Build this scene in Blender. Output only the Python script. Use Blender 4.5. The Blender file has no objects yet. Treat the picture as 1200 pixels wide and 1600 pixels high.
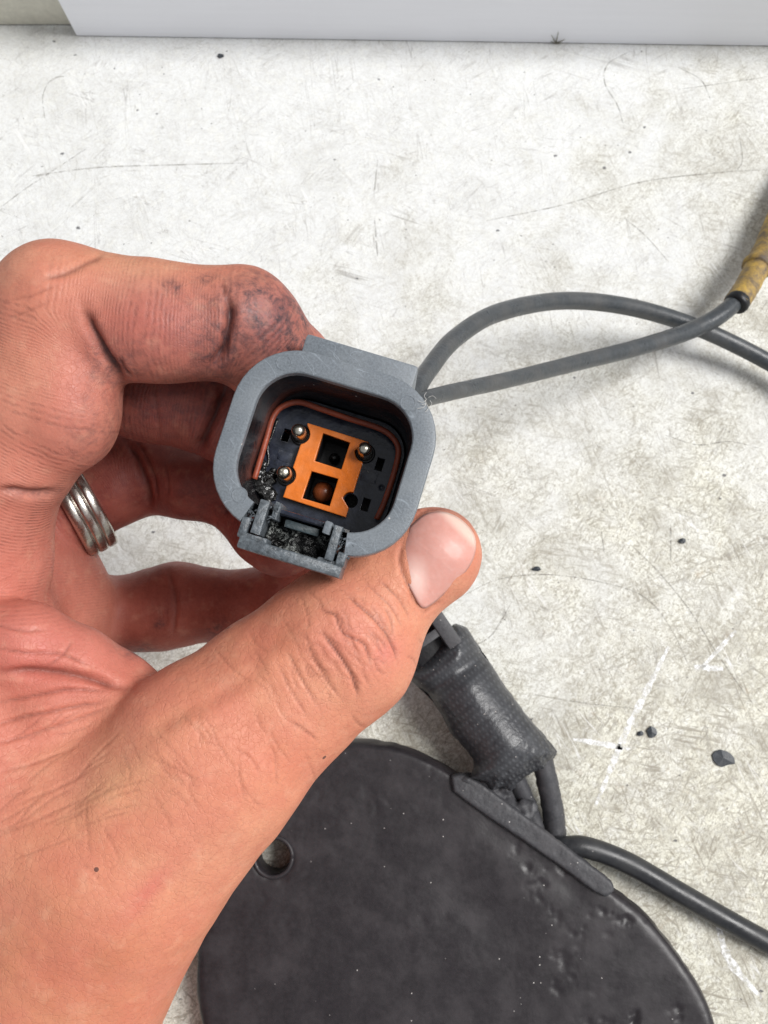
import bpy, bmesh, math, random
import numpy as np
from mathutils import Vector, Matrix

# ------------------------------------------------------------------ camera, sky, sun, exposure
scene = bpy.context.scene
MM = 0.001
FPX = 1350.0                      # focal length in photo pixels (photo 1200 x 1600)
PITCH = math.radians(78)
CAMH = 264.0                      # mm above the bench
cam_d = bpy.data.cameras.new("camera"); cam = bpy.data.objects.new("camera", cam_d)
scene.collection.objects.link(cam); scene.camera = cam
cam_d.sensor_fit = 'HORIZONTAL'; cam_d.sensor_width = 36.0
cam_d.lens = 36.0 * FPX / 1200.0
cam_d.clip_start = 0.005; cam_d.clip_end = 50
cam.location = (0, 0, CAMH * MM)
cam.rotation_euler = (math.radians(90) - PITCH, 0, 0)
cam_d.dof.use_dof = True; cam_d.dof.focus_distance = 0.146; cam_d.dof.aperture_fstop = 75

SUN_EL, SUN_AZ = math.radians(53), math.radians(82)     # azimuth measured from +Y towards +X
w = bpy.data.worlds.new("World"); scene.world = w; w.use_nodes = True
nt = w.node_tree; nt.nodes.clear()
sky = nt.nodes.new('ShaderNodeTexSky'); sky.sky_type = 'NISHITA'; sky.sun_disc = False
sky.sun_elevation = SUN_EL; sky.sun_rotation = SUN_AZ
hs = nt.nodes.new('ShaderNodeHueSaturation'); hs.inputs['Saturation'].default_value = 0.10
bgn = nt.nodes.new('ShaderNodeBackground'); bgn.inputs['Strength'].default_value = 0.10
wo = nt.nodes.new('ShaderNodeOutputWorld')
nt.links.new(sky.outputs[0], hs.inputs['Color']); nt.links.new(hs.outputs[0], bgn.inputs[0]); nt.links.new(bgn.outputs[0], wo.inputs[0])
sl = bpy.data.lights.new("sun", 'SUN'); sl.energy = 2.9; sl.angle = math.radians(26); sl.color = (1.0, 0.985, 0.965)
so = bpy.data.objects.new("sun", sl); scene.collection.objects.link(so)
sd = Vector((math.cos(SUN_EL)*math.sin(SUN_AZ), math.cos(SUN_EL)*math.cos(SUN_AZ), math.sin(SUN_EL)))
so.rotation_euler = sd.to_track_quat('Z', 'Y').to_euler()
so.location = (0.3, 0.5, 1.5)
scene.view_settings.view_transform = 'Standard'; scene.view_settings.look = 'None'
scene.view_settings.exposure = 0.26; scene.view_settings.gamma = 1.0
scene.view_settings.use_curve_mapping = False

# ------------------------------------------------------------------ helpers
rng = random.Random(7)
CP, SP = math.cos(PITCH), math.sin(PITCH)
R3 = np.array([[1, 0, 0], [0, SP, CP], [0, CP, -SP]], float)   # rows: right, up, forward
C0 = np.array([0, 0, CAMH], float)
def vray(px, py):                                              # viewing frame direction, forward = 1
    return np.array([(px-600)/FPX, -(py-800)/FPX, 1.0])
def V(px, py, d):                                              # mm in the survey frame (right, up, depth)
    return vray(px, py)*d
def to_world(p):                                               # survey frame mm -> world mm
    return np.asarray(p, float) @ R3 + C0
def Wd(px, py, d): return to_world(V(px, py, d))
def Tz(px, py, z=0.0):                                         # the point at height z (mm) seen at a photo pixel
    r = vray(px, py) @ R3
    return C0 + r*((z-CAMH)/r[2])
def link(o, parent=None):
    scene.collection.objects.link(o)
    if parent is not None: o.parent = parent
    return o
def tag(o, label=None, cat=None, group=None, kind=None):
    if label: o['label'] = label
    if cat: o['category'] = cat
    if group: o['group'] = group
    if kind: o['kind'] = kind
    return o
def mesh_obj(name, verts, faces, mat, parent=None, smooth=True, origin=None):
    """verts in world mm (or in parent's frame mm)"""
    v = np.asarray(verts, float)
    if origin is None: origin = np.zeros(3)
    me = bpy.data.meshes.new(name)
    me.from_pydata(((v-origin)*MM).tolist(), [], [list(map(int, f)) for f in faces])
    if smooth: me.polygons.foreach_set('use_smooth', [True]*len(me.polygons))
    me.materials.append(mat); me.update()
    o = bpy.data.objects.new(name, me); o.location = Vector(np.asarray(origin)*MM)
    return link(o, parent)
def empty(name, loc_mm):
    o = bpy.data.objects.new(name, None); o.location = Vector(np.asarray(loc_mm)*MM); o.empty_display_size = 0.01
    return link(o)
def fix_normals(o):
    bm = bmesh.new(); bm.from_mesh(o.data); bmesh.ops.recalc_face_normals(bm, faces=bm.faces); bm.to_mesh(o.data); bm.free()
    return o
def catmull(pts, n=12):
    P = np.asarray(pts, float); P = np.vstack([2*P[0]-P[1], P, 2*P[-1]-P[-2]]); out = []
    for i in range(1, len(P)-2):
        for t in np.linspace(0, 1, n, endpoint=False):
            a, b, c, d = P[i-1], P[i], P[i+1], P[i+2]
            out.append(0.5*((2*b)+(-a+c)*t+(2*a-5*b+4*c-d)*t*t+(-a+3*b-3*c+d)*t**3))
    out.append(P[-2]); return np.array(out)
def tube(path, rad, seg=16, closed=False, lump=0.0, sx=1.0, seed=0):
    """tube verts/faces round a polyline; rad scalar or per-point"""
    P = np.asarray(path, float); n = len(P); rad = np.broadcast_to(np.asarray(rad, float), (n,))
    T = np.gradient(P, axis=0); T /= np.linalg.norm(T, axis=1)[:, None]
    up = np.array([0.13, 0.21, 0.97]); N = np.cross(T[0], up); N /= np.linalg.norm(N)
    vs = []; r_ = np.random.RandomState(seed)
    for i in range(n):
        N = N - T[i]*np.dot(N, T[i]); N /= np.linalg.norm(N); B = np.cross(T[i], N)
        for k in range(seg):
            a = 2*math.pi*k/seg
            rr = rad[i]*(1+lump*(r_.rand()-.5))
            vs.append(P[i]+rr*(math.cos(a)*N*sx+math.sin(a)*B))
    fs = []
    for i in range(n-1):
        for k in range(seg):
            fs.append((i*seg+k, i*seg+(k+1) % seg, (i+1)*seg+(k+1) % seg, (i+1)*seg+k))
    fs.append(tuple(range(seg))[::-1]); fs.append(tuple(range((n-1)*seg, n*seg)))
    return np.array(vs), fs
def box_vf(lo, hi, bev=0.0):
    bm = bmesh.new(); bmesh.ops.create_cube(bm, size=1)
    for v in bm.verts:
        v.co = Vector([lo[i]+(v.co[i]+.5)*(hi[i]-lo[i]) for i in range(3)])
    if bev > 0: bmesh.ops.bevel(bm, geom=bm.edges[:]+bm.verts[:], offset=bev, segments=2, affect='EDGES', profile=.6)
    bm.verts.ensure_lookup_table(); bm.verts.index_update()
    vf = np.array([v.co[:] for v in bm.verts]), [[v.index for v in f.verts] for f in bm.faces]
    bm.free(); return vf
def join_vf(parts):
    vs, fs, off = [], [], 0
    for v, f in parts:
        vs.append(np.asarray(v, float)); fs += [[i+off for i in q] for q in f]; off += len(v)
    return np.vstack(vs), fs

# ---- vectorised value noise
def _hash(i, j, k, s):
    n = (i*374761393 + j*668265263 + k*1440662683 + s*974634777) & 0xffffffff
    n = ((n ^ (n >> 13))*1274126177) & 0xffffffff
    n = ((n ^ (n >> 16))*2246822519) & 0xffffffff
    return ((n ^ (n >> 15)) & 0xffff)/65535.0
def vnoise(p, s=0):
    p = np.asarray(p, float); i = np.floor(p).astype(np.int64); f = p-i; f = f*f*(3-2*f)
    out = 0
    for dx in (0, 1):
        wx = f[..., 0] if dx else 1-f[..., 0]
        for dy in (0, 1):
            wy = f[..., 1] if dy else 1-f[..., 1]
            for dz in (0, 1):
                wz = f[..., 2] if dz else 1-f[..., 2]
                out = out + wx*wy*wz*_hash(i[..., 0]+dx, i[..., 1]+dy, i[..., 2]+dz, s)
    return out*2-1
def fbm(p, oct=3, s=0):
    p = np.asarray(p, float); a, o = 1.0, 0
    for k in range(oct): o = o+a*vnoise(p*2**k, s+k); a *= .5
    return o

# ---- surface nets over a sampled implicit field
def surface_nets(F, org, h, relax=2):
    S = F < 0
    nx, ny, nz = F.shape
    c = np.zeros((nx-1, ny-1, nz-1), np.uint8)
    for dx in (0, 1):
        for dy in (0, 1):
            for dz in (0, 1):
                c += S[dx:nx-1+dx, dy:ny-1+dy, dz:nz-1+dz]
    act = (c > 0) & (c < 8)
    ii, jj, kk = np.nonzero(act); N = len(ii)
    idx = np.full(act.shape, -1, np.int64); idx[ii, jj, kk] = np.arange(N)
    acc = np.zeros((N, 3)); cnt = np.zeros(N)
    cs = [(a, b, d) for a in (0, 1) for b in (0, 1) for d in (0, 1)]
    for a in cs:
        for b in cs:
            if sum(abs(a[m]-b[m]) for m in range(3)) == 1 and a < b:
                fa = F[ii+a[0], jj+a[1], kk+a[2]]; fb = F[ii+b[0], jj+b[1], kk+b[2]]
                m = (fa < 0) != (fb < 0)
                t = np.where(m, fa/np.where(m, fa-fb, 1), 0)
                for ax in range(3):
                    acc[:, ax] += np.where(m, a[ax]+t*(b[ax]-a[ax]), 0)
                cnt += m
    P = acc/cnt[:, None]+np.stack([ii, jj, kk], 1)
    quads = []
    for ax in range(3):
        o1, o2 = [(1, 2), (2, 0), (0, 1)][ax]
        sl0 = [slice(None)]*3; sl1 = [slice(None)]*3
        sl0[ax] = slice(0, -1); sl1[ax] = slice(1, None)
        A, B = S[tuple(sl0)], S[tuple(sl1)]
        e = np.nonzero(A != B); e = np.stack(e, 1)
        ok = (e[:, o1] > 0) & (e[:, o2] > 0) & (e[:, o1] < F.shape[o1]-1) & (e[:, o2] < F.shape[o2]-1)
        e = e[ok]; fl = A[e[:, 0], e[:, 1], e[:, 2]]
        def cell(d1, d2):
            q = e.copy(); q[:, o1] -= d1; q[:, o2] -= d2
            return idx[q[:, 0], q[:, 1], q[:, 2]]
        q = np.stack([cell(1, 1), cell(0, 1), cell(0, 0), cell(1, 0)], 1)
        q[~fl] = q[~fl][:, ::-1]
        quads.append(q)
    Q = np.vstack(quads); Q = Q[(Q >= 0).all(1)]
    for _ in range(relax):
        s = np.zeros_like(P); n = np.zeros(N)
        for k in range(4):
            a, b = Q[:, k], Q[:, (k+1) % 4]
            for ax in range(3):
                s[:, ax] += np.bincount(a, P[b, ax], N)+np.bincount(b, P[a, ax], N)
            n += np.bincount(a, minlength=N)+np.bincount(b, minlength=N)
        P = .45*P+.55*s/np.maximum(n, 1)[:, None]
    return P*h+np.asarray(org), Q
def vert_normals(P, Q):
    fn = np.cross(P[Q[:, 2]]-P[Q[:, 0]], P[Q[:, 3]]-P[Q[:, 1]])
    n = np.zeros_like(P)
    for k in range(4):
        for ax in range(3): n[:, ax] += np.bincount(Q[:, k], fn[:, ax], len(P))
    return n/np.maximum(np.linalg.norm(n, axis=1), 1e-9)[:, None]
def fast_mesh(name, P_mm, Q, mat, parent=None, origin=None):
    origin = np.zeros(3) if origin is None else np.asarray(origin, float)
    me = bpy.data.meshes.new(name)
    me.vertices.add(len(P_mm)); me.vertices.foreach_set('co', ((P_mm-origin)*MM).astype(np.float32).ravel())
    me.loops.add(len(Q)*4); me.loops.foreach_set('vertex_index', Q.astype(np.int32).ravel())
    me.polygons.add(len(Q)); me.polygons.foreach_set('loop_start', np.arange(0, len(Q)*4, 4, dtype=np.int32))
    me.polygons.foreach_set('use_smooth', np.ones(len(Q), bool))
    me.update(calc_edges=True); me.validate(); me.materials.append(mat)
    o = bpy.data.objects.new(name, me); o.location = Vector(origin*MM)
    return link(o, parent)
def subdivide(P, Q):
    """one Catmull-Clark step through Blender, numpy in and out"""
    me = bpy.data.meshes.new("tmp")
    me.vertices.add(len(P)); me.vertices.foreach_set('co', P.astype(np.float32).ravel())
    me.loops.add(len(Q)*4); me.loops.foreach_set('vertex_index', Q.astype(np.int32).ravel())
    me.polygons.add(len(Q)); me.polygons.foreach_set('loop_start', np.arange(0, len(Q)*4, 4, dtype=np.int32))
    me.update(calc_edges=True); me.validate()
    o = bpy.data.objects.new("tmp", me); scene.collection.objects.link(o)
    m = o.modifiers.new("s", 'SUBSURF'); m.levels = 1; m.render_levels = 1
    ev = o.evaluated_get(bpy.context.evaluated_depsgraph_get()); e = ev.to_mesh()
    P2 = np.empty(len(e.vertices)*3, np.float32); e.vertices.foreach_get('co', P2)
    Q2 = np.empty(len(e.loops), np.int32); e.loops.foreach_get('vertex_index', Q2)
    ev.to_mesh_clear(); bpy.data.objects.remove(o); bpy.data.meshes.remove(me)
    return P2.reshape(-1, 3).astype(float), Q2.reshape(-1, 4)

def poly_sdf(px, py, poly):
    poly = np.asarray(poly, float); n = len(poly)
    d = np.full(px.shape, 1e18); sgn = np.ones(px.shape)
    for i in range(n):
        a, b = poly[i], poly[i-1]
        ex, ey = b-a; wx, wy = px-a[0], py-a[1]
        t = np.clip((wx*ex+wy*ey)/(ex*ex+ey*ey+1e-12), 0, 1)
        d = np.minimum(d, (wx-ex*t)**2+(wy-ey*t)**2)
        c1, c2, c3 = py >= a[1], py < b[1], ex*wy > ey*wx
        sgn = np.where((c1 & c2 & c3) | (~c1 & ~c2 & ~c3), -sgn, sgn)
    return np.sqrt(d)*sgn
def pillow(poly, zc, half, R, h, extra=None, flat_bottom=False):
    """solid with a polygon outline (world xy mm) whose edges roll over with radius R; extra(X,Y,Z,f)->f carves it"""
    poly = np.asarray(poly, float); lo = poly.min(0)-3*h; hi = poly.max(0)+3*h
    X, Y = np.meshgrid(np.arange(lo[0], hi[0], h), np.arange(lo[1], hi[1], h), indexing='ij')
    d2 = poly_sdf(X, Y, poly)
    u = np.clip(1+d2/R, 0, 1); hh = half*np.sqrt(np.maximum(1-u*u, 0))
    z = np.arange(zc-half-3*h, zc+half+3*h, h)
    Z = z[None, None, :]
    top = (Z-zc)-hh[:, :, None]
    bot = (zc-Z)-(half if flat_bottom else 0)-(0 if flat_bottom else hh[:, :, None])
    f = np.maximum(top, bot)
    f = np.where(d2[:, :, None] > 0, np.maximum(f, d2[:, :, None]), f)
    if extra: f = extra(X[:, :, None], Y[:, :, None], Z, f)
    return surface_nets(f, (lo[0], lo[1], z[0]), h, 2)

# ------------------------------------------------------------------ materials
def new_mat(name):
    m = bpy.data.materials.new(name); m.use_nodes = True
    t = m.node_tree; b = t.nodes['Principled BSDF']
    return m, t, b
class NB:
    """short-hand for node graphs"""
    def __init__(s, t): s.t = t
    def n(s, typ, **kw):
        nd = s.t.nodes.new(typ)
        for k, v in kw.items(): setattr(nd, k, v)
        return nd
    def l(s, a, b): s.t.links.new(a, b)
    def val(s, x, sock):
        if hasattr(x, 'is_output'): s.l(x, sock)
        else: sock.default_value = x
    def math(s, op, a, b=0.0, c=None, clamp=False):
        nd = s.n('ShaderNodeMath', operation=op, use_clamp=clamp); s.val(a, nd.inputs[0]); s.val(b, nd.inputs[1])
        if c is not None: s.val(c, nd.inputs[2])
        return nd.outputs[0]
    def mix(s, f, a, b, blend='MIX'):
        nd = s.n('ShaderNodeMix', data_type='RGBA', blend_type=blend); s.val(f, nd.inputs[0])
        for x, k in ((a, 6), (b, 7)):
            if hasattr(x, 'is_output'): s.l(x, nd.inputs[k])
            else: nd.inputs[k].default_value = (*x, 1) if len(x) == 3 else x
        return nd.outputs[2]
    def ramp(s, x, lo, hi, a=0.0, b=1.0):
        nd = s.n('ShaderNodeMapRange', clamp=True); s.val(x, nd.inputs[0])
        nd.inputs[1].default_value = lo; nd.inputs[2].default_value = hi; nd.inputs[3].default_value = a; nd.inputs[4].default_value = b
        return nd.outputs[0]
    def coords(s, scale=(1000, 1000, 1000), rot=(0, 0, 0), out='Object', src=None):
        mp = s.n('ShaderNodeMapping'); mp.inputs['Scale'].default_value = scale
        if src is None:
            tc = s.n('ShaderNodeTexCoord'); src = tc.outputs[out]
        if any(rot):                                            # turn first, stretch after
            m0 = s.n('ShaderNodeMapping'); m0.inputs['Rotation'].default_value = rot; s.l(src, m0.inputs['Vector']); src = m0.outputs[0]
        s.l(src, mp.inputs['Vector']); return mp.outputs[0]
    def noise(s, vec, scale, detail=3, rough=.5, dist=0.0, color=False):
        nd = s.n('ShaderNodeTexNoise'); s.l(vec, nd.inputs['Vector']); nd.inputs['Scale'].default_value = scale
        nd.inputs['Detail'].default_value = detail; nd.inputs['Roughness'].default_value = rough; nd.inputs['Distortion'].default_value = dist
        return nd.outputs['Color' if color else 'Fac']
    def voro(s, vec, scale, feature='F1', out='Distance', rand=1.0):
        nd = s.n('ShaderNodeTexVoronoi', feature=feature); s.l(vec, nd.inputs['Vector']); nd.inputs['Scale'].default_value = scale
        nd.inputs['Randomness'].default_value = rand
        return nd.outputs[out]
    def bump(s, h, strength, dist, bsdf, prev=None):
        nd = s.n('ShaderNodeBump'); nd.inputs['Strength'].default_value = strength; nd.inputs['Distance'].default_value = dist
        s.l(h, nd.inputs['Height'])
        if prev is not None: s.l(prev, nd.inputs['Normal'])
        if bsdf is not None: s.l(nd.outputs[0], bsdf.inputs['Normal'])
        return nd.outputs[0]
    def n_dist(s, vec, c):
        n = s.noise(c, .5, 3, .6, color=True); mx = s.n('ShaderNodeVectorMath', operation='MULTIPLY_ADD')
        s.l(n, mx.inputs[0]); mx.inputs[1].default_value = (1.6, 1.6, 1.6); s.l(vec, mx.inputs[2]); return mx.outputs[0]
    def lines(s, vec, scale, width, detail=2, dist=0.0):
        """1 on thin wandering contour lines of a noise, else 0"""
        n = s.noise(vec, scale, detail, .5, dist)
        return s.ramp(s.math('ABSOLUTE', s.math('SUBTRACT', n, .5)), 0, width, 1, 0)

def plastic(name, col, rough=.5, grain=.12, dirt=(.3, .3, .3), dirt_amt=.25, gscale=3.0, spec=.5, specks=0.0, bumpd=.0002, lowbump=0.0, scr=0.0):
    m, t, b = new_mat(name); g = NB(t); c = g.coords()
    n1 = g.noise(c, gscale, 4, .65); n2 = g.noise(c, .12, 4, .6)
    base = g.mix(g.ramp(n1, .3, .7, 0, 1), tuple(x*(1-grain*2) for x in col), tuple(x*(1+grain*2) for x in col))
    base = g.mix(g.math('MULTIPLY', g.ramp(n2, .45, .75), dirt_amt), base, dirt)
    if scr > 0:
        ln = g.math('MAXIMUM', g.lines(g.coords((90, 700, 400), (.1, .2, .5)), .5, .012, 1, .3), g.lines(c, .18, .006, 1, .8))
        base = g.mix(g.math('MULTIPLY', g.math('MULTIPLY', ln, g.ramp(g.noise(c, .2, 3), .48, .62)), scr), base, tuple(min(.8, x*2.4) for x in col))
    if specks > 0:
        v = g.voro(c, .55); vc = g.voro(c, .55, out='Color'); sp = g.n('ShaderNodeSeparateColor'); g.l(vc, sp.inputs[0])
        mk = g.math('MULTIPLY', g.ramp(v, .06, .11, 1, 0), g.ramp(sp.outputs[0], 1-specks, 1-specks+.02))
        base = g.mix(mk, base, (.55, .52, .5))
    g.l(base, b.inputs['Base Color'])
    g.l(g.ramp(n2, .3, .7, rough-.1, rough+.12), b.inputs['Roughness']); b.inputs['Specular IOR Level'].default_value = spec
    p = g.bump(n1, .35, bumpd, None)
    if lowbump > 0:
        n3 = g.noise(c, .1, 5, .6, .6); p = g.bump(n3, 1.0, lowbump, None, p)
    g.l(p, b.inputs['Normal'])
    return m

def table_material():
    m, t, b = new_mat("scuffed_white_paint"); g = NB(t); c = g.coords()
    sep = g.n('ShaderNodeSeparateXYZ'); g.l(c, sep.inputs[0])
    # grime worked into the paint: heavier to the right and front of the bench, in cloudy patches
    big = g.noise(c, .012, 4, .6, .4); mid = g.noise(c, .045, 5, .65, .5)
    reach = g.math('ADD', g.math('MULTIPLY', sep.outputs[0], .0030), g.math('MULTIPLY', sep.outputs[1], -.0036))
    dirt = g.math('ADD', g.math('ADD', reach, .56), g.math('MULTIPLY', g.math('SUBTRACT', big, .5), 1.6))
    dirt = g.math('ADD', dirt, g.math('MULTIPLY', g.math('SUBTRACT', mid, .5), 1.5), clamp=True)
    base = g.mix(dirt, (.765, .775, .77), (.755, .742, .635))
    # dabs of colour: pale lime-white paint showing between the scuffs
    dab = g.noise(c, .35, 4, .7, 1.0)
    base = g.mix(g.math('MULTIPLY', g.ramp(dab, .50, .62), .55), base, (.83, .835, .80))
    # smudges
    sm = g.math('MULTIPLY', g.ramp(g.noise(c, .055, 6, .74, .8), .46, .68), g.ramp(dirt, .0, .8, .20, .72))
    base = g.mix(sm, base, (.34, .32, .27))
    # short rubbed fibres and scuffs in many directions
    fib = None
    for i, (rot, sc, lo, hi) in enumerate([(.15, (170, 1500, 1), .56, .66), (1.25, (150, 1400, 1), .56, .66), (-.45, (190, 1700, 1), .56, .66), (2.1, (160, 1300, 1), .57, .67), (.75, (120, 1100, 1), .58, .68), (-1.05, (260, 1900, 1), .56, .66)]):
        f = g.ramp(g.noise(g.coords(sc, (0, 0, rot)), .55+.10*i, 2, .6, .3), lo-.01, hi-.01)
        f = g.math('MULTIPLY', f, g.ramp(g.noise(c, .035+.018*i, 4, .65), .42, .60))
        fib = f if fib is None else g.math('MAXIMUM', fib, f)
    base = g.mix(g.math('MULTIPLY', fib, g.ramp(dirt, .1, .8, .16, .74)), base, (.22, .19, .145))
    # fine tooth
    grain = g.noise(c, .85, 5, .78, 1.3)
    base = g.mix(g.math('MULTIPLY', g.ramp(grain, .47, .60), g.ramp(dirt, .0, .7, .22, .80)), base, (.31, .28, .22))
    # long hair-line scratches
    for i, (rot, sc, amt) in enumerate([(.35, (50, 900, 1), .5), (1.45, (40, 800, 1), .5), (-.5, (45, 700, 1), .4), (2.3, (60, 1000, 1), .4)]):
        ln = g.lines(g.coords(sc, (0, 0, rot)), .35, .008, 1, .3); mk = g.ramp(g.noise(c, .05+.013*i, 3, .6), .48, .62)
        base = g.mix(g.math('MULTIPLY', g.math('MULTIPLY', ln, mk), amt), base, (.22, .20, .18))
    for i, (sc, wd, amt) in enumerate([(.06, .0028, .45), (.16, .006, .40), (.42, .013, .34)]):
        ln = g.lines(c, sc, wd, 1, .8); mk = g.ramp(g.noise(c, .05+.02*i, 2, .5), .48, .62)
        base = g.mix(g.math('MULTIPLY', g.math('MULTIPLY', ln, mk), amt), base, (.22, .20, .18))
    # worn-through pale nicks
    ln = g.lines(g.coords((45, 800, 1), (0, 0, 1.05)), .3, .01, 1, .2)
    base = g.mix(g.math('MULTIPLY', g.math('MULTIPLY', ln, g.ramp(g.noise(c, .05, 2), .55, .66)), .8), base, (.84, .84, .83))
    # grit
    gc = g.coords((1000, 1350, 1000))
    for sc, thr, col in ((.13, .60, (.05, .05, .06)), (.26, .50, (.13, .12, .11)), (.6, .62, (.16, .14, .12))):
        v = g.voro(gc, sc); vc = g.voro(gc, sc, out='Color'); sp = g.n('ShaderNodeSeparateColor'); g.l(vc, sp.inputs[0])
        size = g.math('MULTIPLY', sp.outputs[1], .08)
        mk = g.math('MULTIPLY', g.math('LESS_THAN', g.math('ADD', v, g.math('MULTIPLY', g.noise(c, 2.0, 3, .7), .16)), g.math('ADD', size, .095)), g.math('GREATER_THAN', sp.outputs[0], thr))
        base = g.mix(g.math('MULTIPLY', mk, .8), base, col)
    fr = g.math('MULTIPLY', g.ramp(g.noise(c, .17, 4, .65), .62, .74), g.ramp(dirt, .35, .9))
    base = g.mix(g.math('MULTIPLY', fr, .4), base, (.36, .24, .13))
    g.l(base, b.inputs['Base Color'])
    g.l(g.ramp(grain, .3, .7, .42, .62), b.inputs['Roughness']); b.inputs['Specular IOR Level'].default_value = .35
    p = g.bump(grain, .3, .0002, None); g.bump(fib, .3, .0002, b, p)
    return m

def skin_material():
    m, t, b = new_mat("skin"); g = NB(t)
    c = g.coords()
    ac = g.n('ShaderNodeAttribute', attribute_name='tone'); am = g.n('ShaderNodeAttribute', attribute_name='marks')
    au = g.n('ShaderNodeAttribute', attribute_name='along')
    sm = g.n('ShaderNodeSeparateColor'); g.l(am.outputs['Color'], sm.inputs[0])
    ridge, grime, crease = sm.outputs[0], sm.outputs[1], sm.outputs[2]
    # ridge lines run across each finger: 'along' is the distance down the bone in mm
    wob = g.noise(c, .10, 2, .5); wob2 = g.noise(c, 1.1, 2, .5)
    ph = g.math('ADD', g.math('MULTIPLY', au.outputs['Fac'], 9.6), g.math('ADD', g.math('MULTIPLY', wob, 15), g.math('MULTIPLY', wob2, 3.2)))
    rl = g.ramp(g.math('SINE', ph), -1, .9, 0, 1)                   # 1 on the ridge, 0 in the furrow
    brk = g.math('MULTIPLY', g.ramp(g.noise(c, .7, 3, .6), .36, .6), g.ramp(g.noise(c, .13, 3, .6), .32, .55, .35, 1))
    furrow = g.math('MULTIPLY', g.math('MULTIPLY', g.math('SUBTRACT', 1, rl), ridge), brk)
    # colour: flushed patches, mottling, grime lodged in the furrows
    mot = g.noise(c, .11, 4, .6); fine = g.noise(c, 1.6, 3, .6)
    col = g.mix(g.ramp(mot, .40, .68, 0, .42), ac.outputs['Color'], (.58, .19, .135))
    col = g.mix(g.ramp(fine, .38, .66, 0, .26), col, (.44, .15, .10))
    pd = g.voro(c, 1.05); col = g.mix(g.math('MULTIPLY', g.ramp(pd, .10, .22, 1, 0), .16), col, (.36, .11, .07))
    col = g.mix(g.ramp(g.noise(c, .3, 3, .6), .55, .75, 0, .16), col, (.80, .50, .34))
    # web of fine lines over the back of the hand
    vd = g.voro(g.n_dist(g.coords((900, 650, 900), (.3, .2, -.6)), c), .95, 'DISTANCE_TO_EDGE')
    web = g.ramp(vd, 0, .07, 1, 0)
    wl = g.lines(g.coords((420, 1000, 700), (.2, .1, -.75)), .5, .035, 1, .7)
    wlm = g.math('MULTIPLY', wl, g.ramp(g.noise(c, .13, 2), .4, .6))
    plain = g.math('SUBTRACT', 1, ridge, clamp=True)
    col = g.mix(g.math('MULTIPLY', g.math('MULTIPLY', wlm, plain), .06), col, (.34, .11, .06))
    col = g.mix(g.math('MULTIPLY', g.math('MULTIPLY', web, plain), .035), col, (.34, .11, .06))
    col = g.mix(g.math('MULTIPLY', furrow, g.ramp(grime, 0, 1, .26, .62)), col, (.085, .040, .040))
    col = g.mix(g.math('MULTIPLY', crease, .80), col, (.075, .022, .018))
    smear = g.math('MULTIPLY', grime, g.math('ADD', .3, g.ramp(g.noise(c, .5, 5, .75, .5), .42, .64)))
    col = g.mix(g.math('MULTIPLY', smear, .74), col, (.065, .040, .046))
    # a few oil specks
    v = g.voro(c, .12); vc = g.voro(c, .12, out='Color'); sp = g.n('ShaderNodeSeparateColor'); g.l(vc, sp.inputs[0])
    mk = g.math('MULTIPLY', g.math('LESS_THAN', v, .045), g.math('GREATER_THAN', sp.outputs[0], .72))
    col = g.mix(g.math('MULTIPLY', mk, .8), col, (.05, .03, .03))
    g.l(col, b.inputs['Base Color'])
    b.inputs['Subsurface Weight'].default_value = .08; b.inputs['Subsurface Radius'].default_value = (1.0, .4, .25); b.inputs['Subsurface Scale'].default_value = .0014
    g.l(g.ramp(fine, .3, .7, .42, .62), b.inputs['Roughness']); b.inputs['Specular IOR Level'].default_value = .33
    p = g.bump(g.math('SUBTRACT', 1, furrow), .6, .00014, None)
    p = g.bump(g.math('SUBTRACT', 1, g.math('MULTIPLY', web, plain)), .4, .00010, None, p)
    p = g.bump(g.math('SUBTRACT', 1, g.math('MULTIPLY', wlm, plain)), .35, .00009, None, p)
    p = g.bump(g.noise(c, 2.4, 3, .6), .3, .00012, None, p)
    g.bump(g.noise(c, .35, 3, .6), .4, .0005, b, p)
    return m

M = {}
M['table'] = table_material()
M['skin'] = skin_material()
M['grey'] = plastic("grey_glass_filled_plastic", (.155, .175, .196), .42, .13, (.24, .26, .275), .45, 2.9, .5, specks=.16, bumpd=.00012, scr=.5)
M['grey_rough'] = plastic("scraped_grey_plastic", (.085, .098, .110), .36, .3, (.20, .22, .23), .35, 1.2, .5, bumpd=.0007, lowbump=.0006)
M['wall_in'] = plastic("oily_dark_plastic", (.006, .006, .008), .18, .3, (.06, .038, .034), .5, .5, .55, specks=.10, bumpd=.0003)
M['floor_pl'] = plastic("blue_black_plastic", (.018, .022, .036), .20, .25, (.085, .095, .12), .6, .9, .5, specks=.08, bumpd=.0002, lowbump=.0003)
M['teal'] = plastic("teal_grey_plastic", (.022, .036, .042), .42, .2, (.2, .25, .25), .3, 1.2, .5)
M['orange'] = plastic("orange_plastic", (.70, .155, .006), .28, .07, (.85, .30, .10), .5, .8, .45, bumpd=.0003)
M['seal'] = plastic("red_brown_rubber", (.30, .062, .030), .45, .12, (.15, .05, .04), .4, 1.2, .45)
M['seal_dot'] = plastic("brown_rubber", (.23, .058, .018), .25, .1, (.2, .08, .04), .3, 1.2, .5)
M['black'] = plastic("black_plastic", (.007, .007, .009), .4, .2, (.02, .02, .02), .3, 1.0, .4)
M['goo'] = plastic("wet_black_grease", (.010, .010, .010), .16, .3, (.05, .05, .045), .4, .9, .7, bumpd=.0006, lowbump=.0008)
M['flake'] = plastic("grey_grease_flakes", (.30, .31, .30), .35, .25, (.5, .5, .48), .4, 1.3, .5)
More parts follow.
